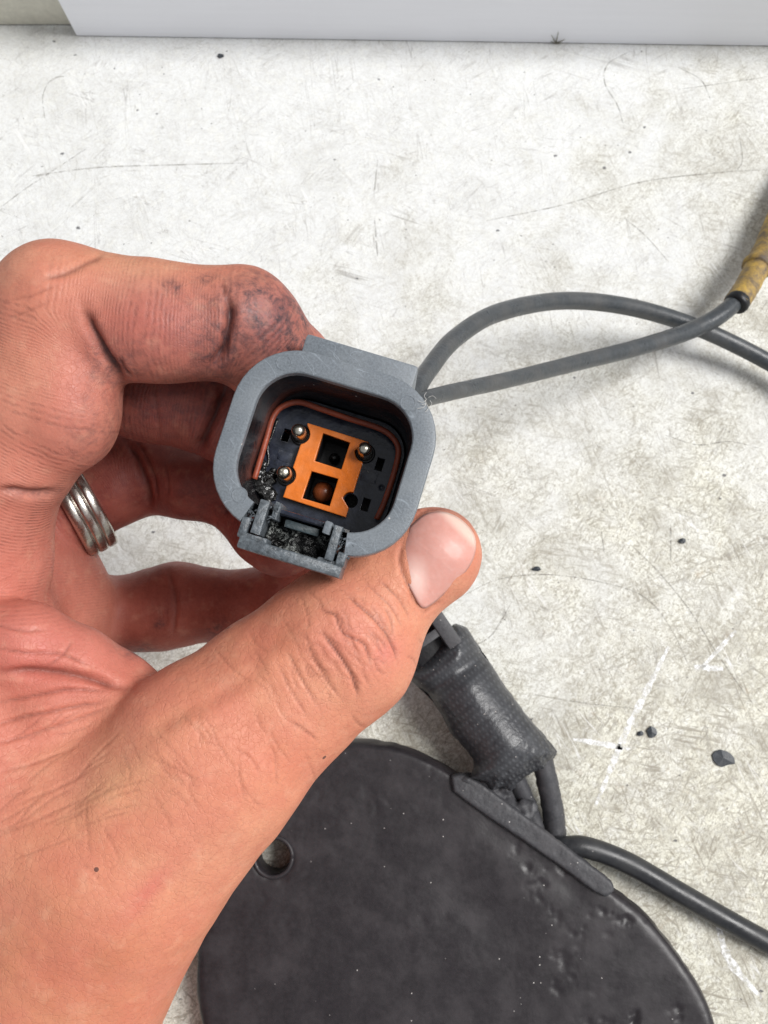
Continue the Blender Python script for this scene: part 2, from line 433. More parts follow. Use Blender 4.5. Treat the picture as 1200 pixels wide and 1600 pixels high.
M['cable'] = plastic("grey_black_cable_jacket", (.044, .050, .056), .34, .14, (.11, .105, .10), .55, 1.0, .45, bumpd=.0003, scr=.4)
M['cable_b'] = plastic("black_cable_jacket", (.020, .021, .024), .34, .12, (.05, .05, .05), .5, 1.0, .45, specks=.06, scr=.4)
M['plate'] = plastic("worn_black_rubber", (.021, .018, .0205), .40, .12, (.042, .036, .040), .6, .8, .36, specks=.10, bumpd=.00008, lowbump=.00013)
M['strip'] = plastic("worn_grey_black_rubber", (.048, .048, .053), .52, .12, (.085, .08, .085), .5, 1.3, .4, specks=.28, bumpd=.0002, lowbump=.0003)
M['chip'] = plastic("black_paint_flake", (.030, .036, .044), .45, .2, (.06, .06, .06), .4, .8, .4)
M['board'] = None
def grease_mix():
    m, t, b = new_mat("grease_with_pale_streaks"); g = NB(t); c = g.coords((1000, 1000, 1000))
    n = g.noise(c, .55, 5, .7, 1.4); n2 = g.noise(c, .3, 3, .6)
    mk = g.math('MULTIPLY', g.ramp(g.math('ABSOLUTE', g.math('SUBTRACT', n, .5)), .015, .05, 1, 0), g.ramp(n2, .42, .55))
    g.l(g.mix(mk, (.009, .009, .009), (.34, .36, .34)), b.inputs['Base Color']); b.inputs['Roughness'].default_value = .2
    g.bump(n, .8, .0008, b); return m
M['goo_mix'] = grease_mix()
def metal(name, col, rough, tarnish=(.12, .10, .08), amt=.4, sc=.6):
    m, t, b = new_mat(name); g = NB(t); c = g.coords(); n = g.noise(c, sc, 4, .65)
    g.l(g.mix(g.math('MULTIPLY', g.ramp(n, .45, .7), amt), col, tarnish), b.inputs['Base Color'])
    b.inputs['Metallic'].default_value = 1; g.l(g.ramp(n, .3, .7, rough-.08, rough+.15), b.inputs['Roughness'])
    g.bump(g.noise(c, 1.5, 3, .6), .2, .0002, b); return m
M['pin'] = metal("nickel_plating", (.72, .68, .58), .22, (.25, .2, .14), .35)
M['ring'] = metal("dull_steel", (.56, .53, .49), .27, (.16, .14, .12), .55, .35)
def board_mat():
    m, t, b = new_mat("white_corrugated_plastic"); g = NB(t); c = g.coords()
    sep = g.n('ShaderNodeSeparateXYZ'); g.l(c, sep.inputs[0])
    wv = g.math('SINE', g.math('MULTIPLY', sep.outputs[2], 2*math.pi/3.2))
    n = g.noise(g.coords((60, 60, 1200)), .5, 3)
    col = g.mix(g.math('ADD', g.ramp(wv, -1, 1, 0, .1), g.ramp(n, .35, .7, 0, .4)), (.87, .885, .93), (.83, .845, .89))
    g.l(col, b.inputs['Base Color']); b.inputs['Roughness'].default_value = .4
    g.bump(wv, .25, .00004, b); return m
M['board'] = board_mat()
M['wall'] = plastic("cream_wall_paint", (.60, .585, .50), .5, .05, (.45, .42, .35), .3, .4, .4)
def nail_mat():
    m, t, b = new_mat("nail"); g = NB(t); c = g.coords()
    a = g.n('ShaderNodeAttribute', attribute_name='tone')
    st = g.noise(g.coords((1500, 1500, 1500)), .6, 3, .6)
    g.l(g.mix(g.ramp(st, .4, .7, 0, .10), a.outputs['Color'], (.76, .56, .52)), b.inputs['Base Color'])
    b.inputs['Subsurface Weight'].default_value = .12; b.inputs['Subsurface Radius'].default_value = (1, .4, .3); b.inputs['Subsurface Scale'].default_value = .001
    b.inputs['Roughness'].default_value = .42
    rd = g.lines(g.coords((500, 1600, 600), (0, 0, .78)), .25, .1, 1, .2)
    p = g.bump(rd, .18, .0001, None); g.bump(g.noise(c, .3, 2), .3, .0005, b, p); return m
M['nail'] = nail_mat()
def brass_mat():
    m, t, b = new_mat("grimy_yellow_sleeve"); g = NB(t); c = g.coords()
    n = g.noise(c, .22, 5, .72, .4); n2 = g.noise(c, 1.2, 4, .7)
    col = g.mix(g.ramp(n, .36, .66), (.115, .085, .062), (.52, .33, .06))
    col = g.mix(g.ramp(n2, .48, .70, 0, .4), col, (.13, .095, .06))
    col = g.mix(g.math('MULTIPLY', g.ramp(n2, .30, .46, .7, 0), g.ramp(n, .45, .6)), col, (.66, .46, .10))
    g.l(col, b.inputs['Base Color']); b.inputs['Roughness'].default_value = .5
    g.bump(n2, .6, .0006, b); return m
M['brass'] = brass_mat()
def weave_mat():
    m, t, b = new_mat("woven_black_tape"); g = NB(t)
    c = g.coords()
    a1 = g.coords((1000, 1000, 1000), (0, 0, math.radians(52)))
    sp = g.n('ShaderNodeSeparateXYZ'); g.l(a1, sp.inputs[0])
    w1 = g.math('SINE', g.math('MULTIPLY', sp.outputs[0], 2*math.pi/1.9)); w2 = g.math('SINE', g.math('MULTIPLY', sp.outputs[1], 2*math.pi/1.2))
    h = g.math('MULTIPLY', g.ramp(w1, -1, 1), g.ramp(w2, -1, 1))
    mk = g.ramp(g.noise(c, .06, 3), .42, .6)
    n = g.noise(c, .5, 4, .65)
    col = g.mix(g.ramp(n, .3, .7), (.026, .026, .030), (.050, .052, .058))
    col = g.mix(g.math('MULTIPLY', g.ramp(h, .3, .8), .35), col, (.11, .115, .125))
    v = g.voro(c, .6); vc = g.voro(c, .6, out='Color'); s2 = g.n('ShaderNodeSeparateColor'); g.l(vc, s2.inputs[0])
    col = g.mix(g.math('MULTIPLY', g.ramp(v, .07, .12, 1, 0), g.math('GREATER_THAN', s2.outputs[0], .82)), col, (.4, .36, .34))
    g.l(col, b.inputs['Base Color']); b.inputs['Roughness'].default_value = .36
    p = g.bump(g.math('MULTIPLY', h, mk), .7, .00025, None); g.bump(n, .4, .0006, b, p); return m
M['weave'] = weave_mat()
def scratch_mat(name, col, alpha):
    m, t, b = new_mat(name); g = NB(t); c = g.coords()
    b.inputs['Base Color'].default_value = (*col, 1); b.inputs['Roughness'].default_value = .6
    g.l(g.math('MULTIPLY', g.ramp(g.noise(c, .5, 4, .7), .36, .62), alpha), b.inputs['Alpha']); return m
M['scr_dark'] = scratch_mat("dark_scratch", (.24, .22, .19), .55)
M['scr_pale'] = scratch_mat("pale_scratch", (.86, .86, .85), 1.3)

# ------------------------------------------------------------------ setting: bench top, wall behind
def grid_quad(name, x0, x1, y0, y1, z, mat):
    return mesh_obj(name, [(x0, y0, z), (x1, y0, z), (x1, y1, z), (x0, y1, z)], [(0, 1, 2, 3)], mat, smooth=False)
YB = Tz(60, 40)[1]
table = mesh_obj("workbench_top", *box_vf((-520, -420, -30), (520, YB+12, 0), 1.0), M['table'])
tag(table, "scuffed and scratched dirty white painted workbench top under everything", "workbench", kind='structure')
wall = mesh_obj("wall", *box_vf((-520, YB, .3), (520, YB+10, 40), .6), M['wall'])
tag(wall, "cream wall panel behind the white board", "wall", kind='structure')
# board: a sheet standing against the wall, its bottom edge slightly skewed
bl, br = Tz(120, 57), Tz(1200, 73)
ang = math.atan2(br[1]-bl[1], br[0]-bl[0])
bv, bf = box_vf((0, 0, 0), (460, 3.6, 30), .35)
bv[:, 0] += bv[:, 2]*-.045
lean = .0
bo = mesh_obj("corrugated_board", bv, bf, M['board'])
bo.location = Vector((bl[0]*MM, bl[1]*MM, .0003)); bo.rotation_euler = (0, 0, ang)
tag(bo, "white corrugated plastic board standing upright at the back of the bench", "board")
# dead insect wing-like scrap by the board foot
p0 = Tz(868, 64, 0)
bits = []
for a, L in ((2.1, 4.5), (1.6, 5.5), (.6, 3.5), (2.7, 2.2), (.1, 2.5)):
    d = np.array([math.cos(a), 0, math.sin(a)]); q = p0+np.array([0, -1.2, .3])
    v, f = tube([q, q+d*L*.5+np.array([0, -.2, 0]), q+d*L], [.2, .15, .05], 6); bits.append((v, f))
v, f = join_vf(bits)
tag(mesh_obj("debris_scrap", v, f, plastic("dry_brown_scrap", (.20, .19, .14), .6, .2), origin=p0), "small dry brown scrap at the foot of the white board", "debris")

# hand-placed scratches: strips lying on the paint
def strip(pts, wid, z):
    P = catmull(pts, 10); vs = []; n = len(P)
    T = np.gradient(P, axis=0); T /= np.linalg.norm(T, axis=1)[:, None]
    for i in range(n):
        nn = np.array([-T[i][1], T[i][0], 0]); w_ = wid*(.25+.75*math.sin(math.pi*(i+.5)/n)**.5)*(.7+.6*rng.random())/2
        vs += [P[i]+nn*w_+[0, 0, z], P[i]-nn*w_+[0, 0, z]]
    return np.array(vs), [(2*i, 2*i+1, 2*i+3, 2*i+2) for i in range(n-1)]
def px_path(*pp): return [Tz(x, y, 0) for x, y in pp]
dark = [((715, 935), (780, 905), (860, 898), (950, 912), (1010, 935), (1050, 985), (1085, 1060)), ((985, 850), (1030, 895), (1075, 950), (1120, 1020), (1165, 1085), (1200, 1125)),
        ((760, 345), (880, 320), (1000, 285), (1120, 270), (1200, 265)), ((985, 80), (950, 100), (945, 130), (965, 165), (975, 200)), ((1060, 105), (1095, 125), (1110, 155)),
        ((70, 185), (67, 150), (80, 125), (105, 118)), ((0, 325), (40, 295), (90, 262), (135, 232)), ((50, 275), (150, 262), (260, 258), (380, 255)),
        ((835, 1085), (910, 1098), (1000, 1108)), ((1048, 820), (1048, 880)), ((940, 830), (944, 865)), ((1155, 210), (1160, 250), (1150, 268)), ((585, 340), (590, 400)),
        ((590, 250), (585, 300)), ((1060, 140), (1130, 130), (1200, 120)), ((975, 340), (1010, 370), (1045, 410)), ((800, 940), (770, 990), (740, 1010)), ((1185, 700), (1140, 690), (1090, 695), (1040, 680))]
pale = [((1045, 1010), (1010, 1080), (980, 1140), (955, 1200), (930, 1260)), ((1150, 985), (1095, 1045)), ((895, 1155), (940, 1162), (985, 1170)), ((1085, 1042), (1130, 1045)), ((1120, 1440), (1140, 1500), (1190, 1560))]
def scratches(name, lst, wid, mat, z):
    v, f = join_vf([strip(px_path(*p), wid*(.7+.6*rng.random()), z) for p in lst])
    o = mesh_obj(name, v, f, mat, smooth=False); o.parent = table; tag(o, kind='stuff'); return o
scratches("scratch", dark, .42, M['scr_dark'], .03)
scratches("pale_scratch", pale, 1.7, M['scr_pale'], .045)

# loose paint flakes
def flake(px, py, size, label, seed, sy=.75):
    r_ = np.random.RandomState(seed); c = Tz(px, py); n = 11
    poly = [(c[0]+size*math.cos(a)*(.75+.45*r_.rand()), c[1]+size*sy*math.sin(a)*(.75+.45*r_.rand())) for a in np.linspace(0, 2*math.pi, n, endpoint=False)]
    top = [(x, y, .45+.25*r_.rand()) for x, y in poly]; bot = [(x, y, .03) for x, y in poly]
    vs = top+bot+[(c[0], c[1], .75), (c[0], c[1], .03)]
    fs = [(i, (i+1) % n, 2*n) for i in range(n)]+[(n+(i+1) % n, n+i, 2*n+1) for i in range(n)]+[(i, n+i, n+(i+1) % n, (i+1) % n) for i in range(n)]
    o = mesh_obj("paint_flake", vs, fs, M['chip'], smooth=False, origin=np.array([c[0], c[1], 0]))
    tag(o, label, "paint flake", "loose dark flakes on the bench")
flake(1129, 1184, 3.5, "largest dark grey flake lying on the dirty bench right of the taped sleeve", 1)
flake(1018, 1144, 1.6, "dark flake beside the long pale scratch, right one of the pair", 2, 1.1)
flake(1000, 1146, 1.0, "tiny dark flake on the long pale scratch, left one of the pair", 3)
flake(838, 889, 1.5, "small dark flake on the bench right of the thumb tip", 5, .5)
flake(345, 88, 1.0, "tiny dark flake on the white bench close to the board", 8, .8)
flake(1066, 845, 1.1, "small dark flake far right on the bench above the curved scratch", 9, .8)

# ------------------------------------------------------------------ grey connector
PHI = math.radians(17)
Cc = V(507, 706, 135)
Zc = np.array([0, .10, -1.0]); Zc /= np.linalg.norm(Zc)
Xc = np.array([math.cos(PHI), -math.sin(PHI), 0]); Xc -= Zc*np.dot(Xc, Zc); Xc /= np.linalg.norm(Xc)
Yc = np.array([math.sin(PHI), math.cos(PHI), 0]); Yc -= Zc*np.dot(Yc, Zc); Yc -= Xc*np.dot(Yc, Xc); Yc /= np.linalg.norm(Yc)
def onplane(px, py, z):
    r = vray(px, py); t = (z+np.dot(Cc, Zc))/np.dot(r, Zc); p = r*t-Cc
    return np.array([np.dot(p, Xc), np.dot(p, Yc)])
def conn_local(p): q = np.asarray(p)-Cc; return np.array([q@Xc, q@Yc, q@Zc])
conn = empty("electrical_connector", (0, 0, 0))
mw = Matrix.Identity(4)
for j, ax in enumerate((Xc, Yc, Zc)):
    a = ax @ R3
    for i in range(3): mw[i][j] = a[i]
for i in range(3): mw[i][3] = to_world(Cc)[i]*MM
conn.matrix_world = mw
tag(conn, "grey rectangular electrical plug with orange insert held up by the hand", "connector")
A_, B_, RC = 12.7, 11.0, 6.6
def rrect(o, nseg=10, ne=14):
    pts = []; r = max(RC+o, .3)
    cs = [(A_-RC, B_-RC, 0), (-(A_-RC), B_-RC, 90), (-(A_-RC), -(B_-RC), 180), (A_-RC, -(B_-RC), 270)]
    for i, (cx, cy, a0) in enumerate(cs):
        for k in range(nseg+1):
            a = math.radians(a0+90*k/nseg); pts.append((cx+r*math.cos(a), cy+r*math.sin(a)))
        nx_ = cs[(i+1) % 4]; a = math.radians(a0+90)
        p, q = np.array(pts[-1]), np.array([nx_[0]+r*math.cos(a), nx_[1]+r*math.sin(a)])
        for k in range(1, ne): pts.append(tuple(p+(q-p)*k/ne))
    return pts
def rim_sweep(profile, gap=None, jitter=0.0):
    rings = [rrect(o) for o, z in profile]; n = len(rings[0]); keep = [True]*n
    if gap:
        for i, (u, v_) in enumerate(rrect(0)):
            if v_ < 0 and abs(v_+B_) < 1.2 and gap[0] < u < gap[1]: keep[i] = False
    vs = [(rings[k][i][0], rings[k][i][1], profile[k][1]) for k in range(len(profile)) for i in range(n)]
    fs = []
    for k in range(len(profile)-1):
        for i in range(n):
            j = (i+1) % n
            if keep[i] and keep[j]: fs.append((k*n+i, k*n+j, (k+1)*n+j, (k+1)*n+i))
    for i in range(n):                                      # close the cut ends
        j, h_ = (i+1) % n, (i-1) % n
        if keep[i] and (not keep[j] or not keep[h_]): fs.append(tuple(k*n+i for k in range(len(profile))))
    return vs, fs
def cobj(name, vf, mat, smooth=True, parent=None):
    o = mesh_obj(name, vf[0], vf[1], mat, None, smooth); o.parent = parent or conn
    return fix_normals(o)
def smin0(a, b, k):
    h = np.maximum(k-np.abs(a-b), 0)/k
    return np.minimum(a, b)-h*h*k*.25
def auto_smooth(o, ang=35):
    o.data.polygons.foreach_set('use_smooth', [True]*len(o.data.polygons))
    o.data.set_sharp_from_angle(angle=math.radians(ang)); return o
fl = auto_smooth(cobj("flange", rim_sweep([(.1, -4.6), (.02, -.5), (.08, -.2), (.25, -.03), (.4, 0), (3.35, 0), (3.58, -.06), (3.72, -.22), (3.78, -.5), (3.78, -4.2), (3.4, -4.6), (.1, -4.6)], (-7.9, 6.3)), M['grey']), 30)
shell = cobj("shell", rim_sweep([(2.0, -4.4), (2.0, -31), (1.2, -32), (-2, -32), (-6.4, -32)]), M['grey'])
cobj("inner_wall", rim_sweep([(.09, -.9), (-.35, -8), (-.75, -16.4)]), M['wall_in'])
def plate2d(polys, z0, th, bev=.15):
    """flat plate with holes: first polygon outer, the rest holes"""
    cu = bpy.data.curves.new("tmp", 'CURVE'); cu.dimensions = '2D'; cu.fill_mode = 'BOTH'
    for p in polys:
        sp = cu.splines.new('POLY'); sp.points.add(len(p)-1); sp.use_cyclic_u = True
        for i, q in enumerate(p): sp.points[i].co = (q[0], q[1], 0, 1)
    cu.extrude = th/2-bev; cu.bevel_depth = bev; cu.bevel_resolution = 1; cu.offset = -bev
    o = bpy.data.objects.new("tmp", cu); scene.collection.objects.link(o)
    me = bpy.data.meshes.new_from_object(o.evaluated_get(bpy.context.evaluated_depsgraph_get()))
    vs = np.array([v.co[:] for v in me.vertices]); fs = [list(p.vertices) for p in me.polygons]
    vs[:, 2] += z0+th/2
    bpy.data.objects.remove(o); bpy.data.curves.remove(cu); bpy.data.meshes.remove(me)
    return vs, fs
def circ(c, r, n=24): return [(c[0]+r*math.cos(2*math.pi*k/n), c[1]+r*math.sin(2*math.pi*k/n)) for k in range(n)]
def cr(x, y): return 310+x/3.0, 500+y/3.0                    # measuring grid on the plug
FZ = -15.0
WZ = FZ+1.6
wp = [onplane(*cr(x, y), WZ) for x, y in ((512, 482), (800, 572), (690, 925), (396, 830))]
h1 = [onplane(*cr(x, y), WZ) for x, y in ((585, 530), (710, 575), (670, 700), (545, 660))]
h2 = [onplane(*cr(x, y), WZ) for x, y in ((530, 708), (655, 745), (615, 872), (488, 835))]
pin_c = [onplane(*cr(x, y), FZ+5.2) for x, y in ((466, 515), (779, 602), (398, 712))]
hole_c = onplane(*cr(713, 843), WZ)
def cut_outer(poly, circles):
    """resample the outline and push points out of the circles so the edge scallops round the pins"""
    out = []
    for i in range(len(poly)):
        a, b = np.array(poly[i]), np.array(poly[(i+1) % len(poly)])
        for t in np.linspace(0, 1, 40, endpoint=False):
            p = a+(b-a)*t
            for c, r in circles:
                d = p-c; L = np.linalg.norm(d)
                if L < r:
                    ctr = np.mean(poly, axis=0)-c; ctr /= np.linalg.norm(ctr)
                    tn = np.array([-ctr[1], ctr[0]]); s = np.dot(d, tn); s = max(-r, min(r, s))
                    p = c+tn*s+ctr*math.sqrt(max(r*r-s*s, 0))
            out.append(p)
    return out
wedge_outline = cut_outer(wp, [(p, 1.75) for p in pin_c]+[(hole_c, 1.35)])
slots = [onplane(*cr(x, y), FZ) for x, y in ((411, 540), (850, 677), (352, 728), (784, 866))]
def slot_poly(c, w_=.62, h_=1.1): return [(c[0]-w_, c[1]-h_), (c[0]+w_, c[1]-h_), (c[0]+w_, c[1]+h_), (c[0]-w_, c[1]+h_)]
pf = cobj("pin_plate", plate2d([rrect(-.8), circ(hole_c, 1.2)]+[slot_poly(s) for s in slots]+[h1, h2], FZ-1.5, 1.5, .12), M['floor_pl']); auto_smooth(pf)
cobj("back_plate", box_vf((-12, -10.5, FZ-9), (12, 10.5, FZ-6.5)), M['black'], False)
cobj("socket_liner", rim_sweep([(-.8, FZ-1.4), (-.9, FZ-7)]), M['black'])
wd = cobj("wedge_lock", plate2d([wedge_outline, h1, h2], FZ+.02, 1.6, .16), M['orange']); auto_smooth(wd)
for nm, hp in (("window_liner", h1), ("window_liner", h2)):
    q = [np.array(x) for x in hp]; vs = [(*p, WZ-.35) for p in q]+[(*p, FZ-6.6) for p in q]
    cobj(nm, (vs, [(i, (i+1) % 4, 4+(i+1) % 4, 4+i) for i in range(4)]+[(4, 5, 6, 7)]), M['black'], False, wd)
def lathe(prof, c, n=28):
    vs, fs = [], []
    for r, z in prof:
        for k in range(n): vs.append((c[0]+r*math.cos(2*math.pi*k/n), c[1]+r*math.sin(2*math.pi*k/n), z))
    for i in range(len(prof)-1):
        for k in range(n): fs.append((i*n+k, i*n+(k+1) % n, (i+1)*n+(k+1) % n, (i+1)*n+k))
    return vs, fs+[tuple(range((len(prof)-1)*n, len(prof)*n))]
for c in pin_c:
    r = 1.22
    cobj("contact_pin", lathe([(r, FZ-.5), (r, FZ+4.4)]+[(r*math.cos(a), FZ+4.4+1.15*math.sin(a)) for a in np.linspace(.15, 1.5, 8)], c), M['pin'])
    cobj("pin_collar", lathe([(1.75, FZ-.2), (1.75, FZ+.35), (1.45, FZ+.5), (1.25, FZ+.3)], c), M['black'])
dots = [np.mean(h1, axis=0)+np.array([0, -.1]), np.mean(h2, axis=0)+np.array([.1, 0])]
cobj("socket_plug", lathe([(1.9, FZ-4)]+[(1.9*math.cos(a), FZ-3.6+1.7*math.sin(a)) for a in np.linspace(0, 1.5, 10)], dots[1]), M['seal_dot'])
cobj("socket_plug", lathe([(1.0, FZ-5.5)]+[(.9*math.cos(a), FZ-5+.8*math.sin(a)) for a in np.linspace(0, 1.5, 8)], dots[0]), M['goo'])
# seal: a red-brown band round the floor, open below
seal_px = [(262, 745), (285, 670), (318, 560), (350, 455), (395, 405), (470, 385), (560, 412), (700, 460), (840, 505), (905, 545), (938, 605), (925, 690), (895, 790), (862, 880), (835, 935)]
sp3 = catmull([np.array([*onplane(*cr(x, y), FZ+2.3), FZ+2.3]) for x, y in seal_px], 6)
cobj("seal", tube(sp3, .52, 10), M['seal'])
# glinting bead of grease along the left of the floor
gp = catmull([np.array([*onplane(*cr(x, y), FZ+.3), FZ+.3]) for x, y in ((372, 462), (345, 540), (325, 600), (330, 660), (312, 700), (300, 770), (325, 830), (362, 842))], 6)
cobj("grease_bead", tube(gp, [.12+.14*rng.random() for _ in gp], 8), M['goo'])
gl = [(np.array([*onplane(*cr(x, y), FZ+.4), FZ+.2]), r) for x, y, r in ((300, 680, 1.0), (288, 735, 1.4), (305, 790, 1.5), (345, 815, 1.0), (335, 750, 1.0), (268, 790, 1.0), (352, 705, .8), (320, 840, .9), (280, 700, .8))]
lo_ = np.min([c for c, _ in gl], axis=0)-2.5; hi_ = np.max([c for c, _ in gl], axis=0)+2.5
ax_ = [np.arange(lo_[i], hi_[i], .16) for i in range(3)]; GX = np.stack(np.meshgrid(*ax_, indexing='ij'), -1); gf = np.full(GX.shape[:3], 9.0)
for c, r in gl:
    q = (GX-c)*np.array([1, 1, 1.7]); gf = smin0(gf, np.sqrt((q*q).sum(-1))-r, .9)
gf = gf+.45*fbm(GX*1.1, 3, 17)
cobj("grease_lump", surface_nets(gf, lo_, .16, 2), M['goo'])
# faint moulded rectangles and a number ring on the floor
for x, y, w_, h_ in ((405, 640, 1.3, .9), (355, 655, .9, .8), (800, 735, 1.4, 1.0), (430, 690, .8, .6)):
    u, v_ = onplane(*cr(x, y), FZ)
    auto_smooth(cobj("moulded_pad", box_vf((u-w_, v_-h_, FZ-.1), (u+w_, v_+h_, FZ+.10), .06), M['floor_pl']))
u, v_ = onplane(*cr(857, 786), FZ); cobj("moulded_ring", lathe([(.62, FZ-.05), (.6, FZ+.14), (.42, FZ+.14), (.4, FZ+.02)], (u, v_), 18), M['floor_pl'])
# ejector marks on the flange face
for x, y in ((400, 200), (982, 388), (193, 820)):
    u, v_ = onplane(*cr(x, y), .02)
    auto_smooth(cobj("moulding_mark", lathe([(1.25, -.2), (1.25, .05), (1.12, .06), (1.06, .015)], (u, v_), 26), M['grey'], True, fl), 25)
# rib behind the flange, top side
ra, rb = onplane(480, 525, -6), onplane(655, 573, -6)
rib = cobj("top_rib", box_vf((ra[0], 11.5, -26), (rb[0], (ra[1]+rb[1])/2, -4.7), .7), M['grey']); auto_smooth(rib)
# latch housing under the flange
lat = bpy.data.objects.new("latch_housing", None); lat.empty_display_size = .01; link(lat, conn)
def lbox(name, lo, hi, mat, bev=.18, jit=.12):
    v, f = box_vf(lo, hi, bev); r_ = np.random.RandomState(int(abs(lo[0]*97+lo[1]*31+hi[2]*7)) % 9999)
    v = v+(r_.rand(*v.shape)-.5)*jit
    return auto_smooth(cobj(name, (v, f), mat, True, lat), 40)
lbox("base_bar", (-8.6, -18.2, -9), (8.0, -16.3, .2), M['grey_rough'], .3)
lbox("corner_block", (-8.4, -16.6, -9), (-4.4, -15.6, -.1), M['grey_rough'])
lbox("corner_block", (3.9, -16.6, -9), (7.6, -15.9, -.2), M['grey_rough'])
lbox("side_wall", (-9.1, -16.6, -9), (-7.7, -13.2, .15), M['grey_rough'], .3)
lbox("side_wall", (6.7, -16.5, -9), (8.1, -14.2, .15), M['grey_rough'], .3)
lbox("post", (-7.2, -15.4, -9), (-5.7, -9.9, .3), M['grey_rough'])
lbox("post", (4.9, -16.0, -9), (6.3, -10.4, .2), M['grey_rough'])
lbox("short_post", (-5.0, -12.4, -9), (-4.0, -9.6, -.2), M['grey_rough'])
lbox("short_post", (3.4, -12.2, -9), (4.6, -10.2, -.3), M['grey'])
lbox("ledge", (-4.2, -11.3, -11), (3.7, -10.4, -1.6), M['floor_pl'])
lbox("latch_tab", (-2.9, -12.9, -9), (2.7, -11.7, -2.4), M['teal'])
lbox("recess_back", (-7, -17, -12), (7, -10, -8), M['black'], .1)
# grease in the latch recess
hX, hY = np.meshgrid(np.linspace(-5.6, 4.8, 60), np.linspace(-16.4, -12.4, 28), indexing='ij')
hp = np.stack([hX*.8, hY*.8, hX*0], -1); hz = -4.2+1.3*fbm(hp, 4, 3)-.9*np.exp(-((hX+3)/2.2)**2)
gq = [(i*28+j, (i+1)*28+j, (i+1)*28+j+1, i*28+j+1) for i in range(59) for j in range(27)]
o = cobj("grease_fill", (np.stack([hX, hY, hz], -1).reshape(-1, 3), gq), M['goo_mix'], True, lat)
def crumbs(n, reg, zf, size, seed):
    r_ = np.random.RandomState(seed); parts = []
    for _ in range(n):
        u = reg[0]+(reg[1]-reg[0])*r_.rand(); v_ = reg[2]+(reg[3]-reg[2])*r_.rand(); s = size*(.4+r_.rand())
        bm = bmesh.new(); bmesh.ops.create_icosphere(bm, subdivisions=1, radius=s); rot = Matrix.Rotation(r_.rand()*6.3, 3, 'Z')
        for q in bm.verts: q.co = rot @ Vector((q.co.x*(.3+1.5*r_.rand())*1.5, q.co.y*(.3+1.2*r_.rand())*.7, q.co.z*.6*(.3+1.2*r_.rand())))+Vector((u, v_, zf+.3*r_.rand()))
        bm.verts.ensure_lookup_table(); parts.append((np.array([q.co[:] for q in bm.verts]), [[q.index for q in f.verts] for f in bm.faces])); bm.free()
    return join_vf(parts)
o = cobj("plastic_burr", join_vf([crumbs(34, (-9.6, -7.2, -14.2, -11.6), -.35, .22, 4), crumbs(46, (6.4, 9.2, -15.0, -11.6), -.3, .2, 5), crumbs(14, (-5.4, -4.2, -13, -10), -.3, .2, 8)]), M['grey_rough'], False, lat); tag(o, kind='stuff')
# lint caught at the corner
ln = []
u0 = onplane(668, 626, 0)
for k in range(7):
    a = rng.uniform(0, 6.3); L = rng.uniform(.9, 2.0); c = np.array([u0[0]+rng.uniform(-.4, .4), u0[1]+rng.uniform(-.6, .6), -.1])
    d = np.array([math.cos(a), math.sin(a), .4]); pr = np.array([-d[1], d[0], 0])
    ln.append(tube(catmull([c, c+d*L*.5+pr*.35, c+d*L], 5), .035, 5))
o = cobj("lint", join_vf(ln), plastic("white_lint", (.6, .58, .55), .7), True); tag(o, kind='stuff')

# ------------------------------------------------------------------ cables leaving the plug
def cable(name, pts, rad, mat, label, cat="cable", lump=0.0, sx=1.0, seg=18):
    P = catmull([Wd(*p) for p in pts], 14)
    if np.ndim(rad) > 0: rad = np.interp(np.linspace(0, 1, len(P)), np.linspace(0, 1, len(rad)), rad)
    v, f = tube(P, rad, seg, lump=lump, sx=sx)
    o = fix_normals(mesh_obj(name, v, f, mat, origin=P[0])); tag(o, label, cat); return o
cable("cable", [(600, 660, 168), (640, 622, 172), (668, 580, 184), (712, 528, 202), (780, 488, 222), (880, 470, 245), (985, 480, 260), (1090, 512, 269), (1205, 568, 272), (1320, 640, 268), (1500, 740, 263)], [1.95, 2.0, 2.1, 2.3, 2.5, 2.6, 2.6, 2.6, 2.6], M['cable'],
      "dark grey cable arching from the plug to the right edge")
cb = cable("cable", [(600, 650, 166), (650, 628, 172), (700, 614, 184), (800, 592, 208), (900, 567, 232), (1000, 542, 250), (1080, 516, 261), (1135, 485, 266), (1172, 440, 272), (1200, 385, 279), (1240, 290, 288)],
           [1.6, 1.65, 1.8, 2.05, 2.35, 2.6, 2.7, 2.75, 2.75, 2.75], M['cable'], "straighter scuffed grey cable crossing over the arched one, ending in a yellow sleeve", lump=.03)
ys = [Wd(*p) for p in ((1150, 474, 267.5), (1166, 450, 271), (1183, 418, 275))]; Pq = catmull(ys, 8)
v1 = tube(Pq, [3.85]*len(Pq), 24, lump=.05)
ys2 = catmull([Wd(*p) for p in ((1181, 420, 275), (1200, 385, 279), (1240, 290, 287), (1290, 180, 296))], 8)
v2 = tube(ys2, np.interp(np.linspace(0, 1, len(ys2)), [0, .04, .12, 1], [4.5, 4.8, 4.2, 4.2]), 24, lump=.09, seed=4)
o = fix_normals(mesh_obj("cable_sleeve", *join_vf([v1, v2]), M['brass'], origin=ys[0]))
tag(o, "grimy yellow and brown sleeve on the cable at the right edge", "sleeve")
lipP = catmull([Wd(1148, 477, 267.2), Wd(1151, 473, 267.6), Wd(1154, 468, 268.3)], 3)
lv = tube(lipP, [3.3, 3.7, 3.85, 3.9, 3.9, 3.8, 3.3], 24, lump=.04); lp = mesh_obj("dark_lip", lv[0]-ys[0], lv[1], M['black']); lp.parent = o

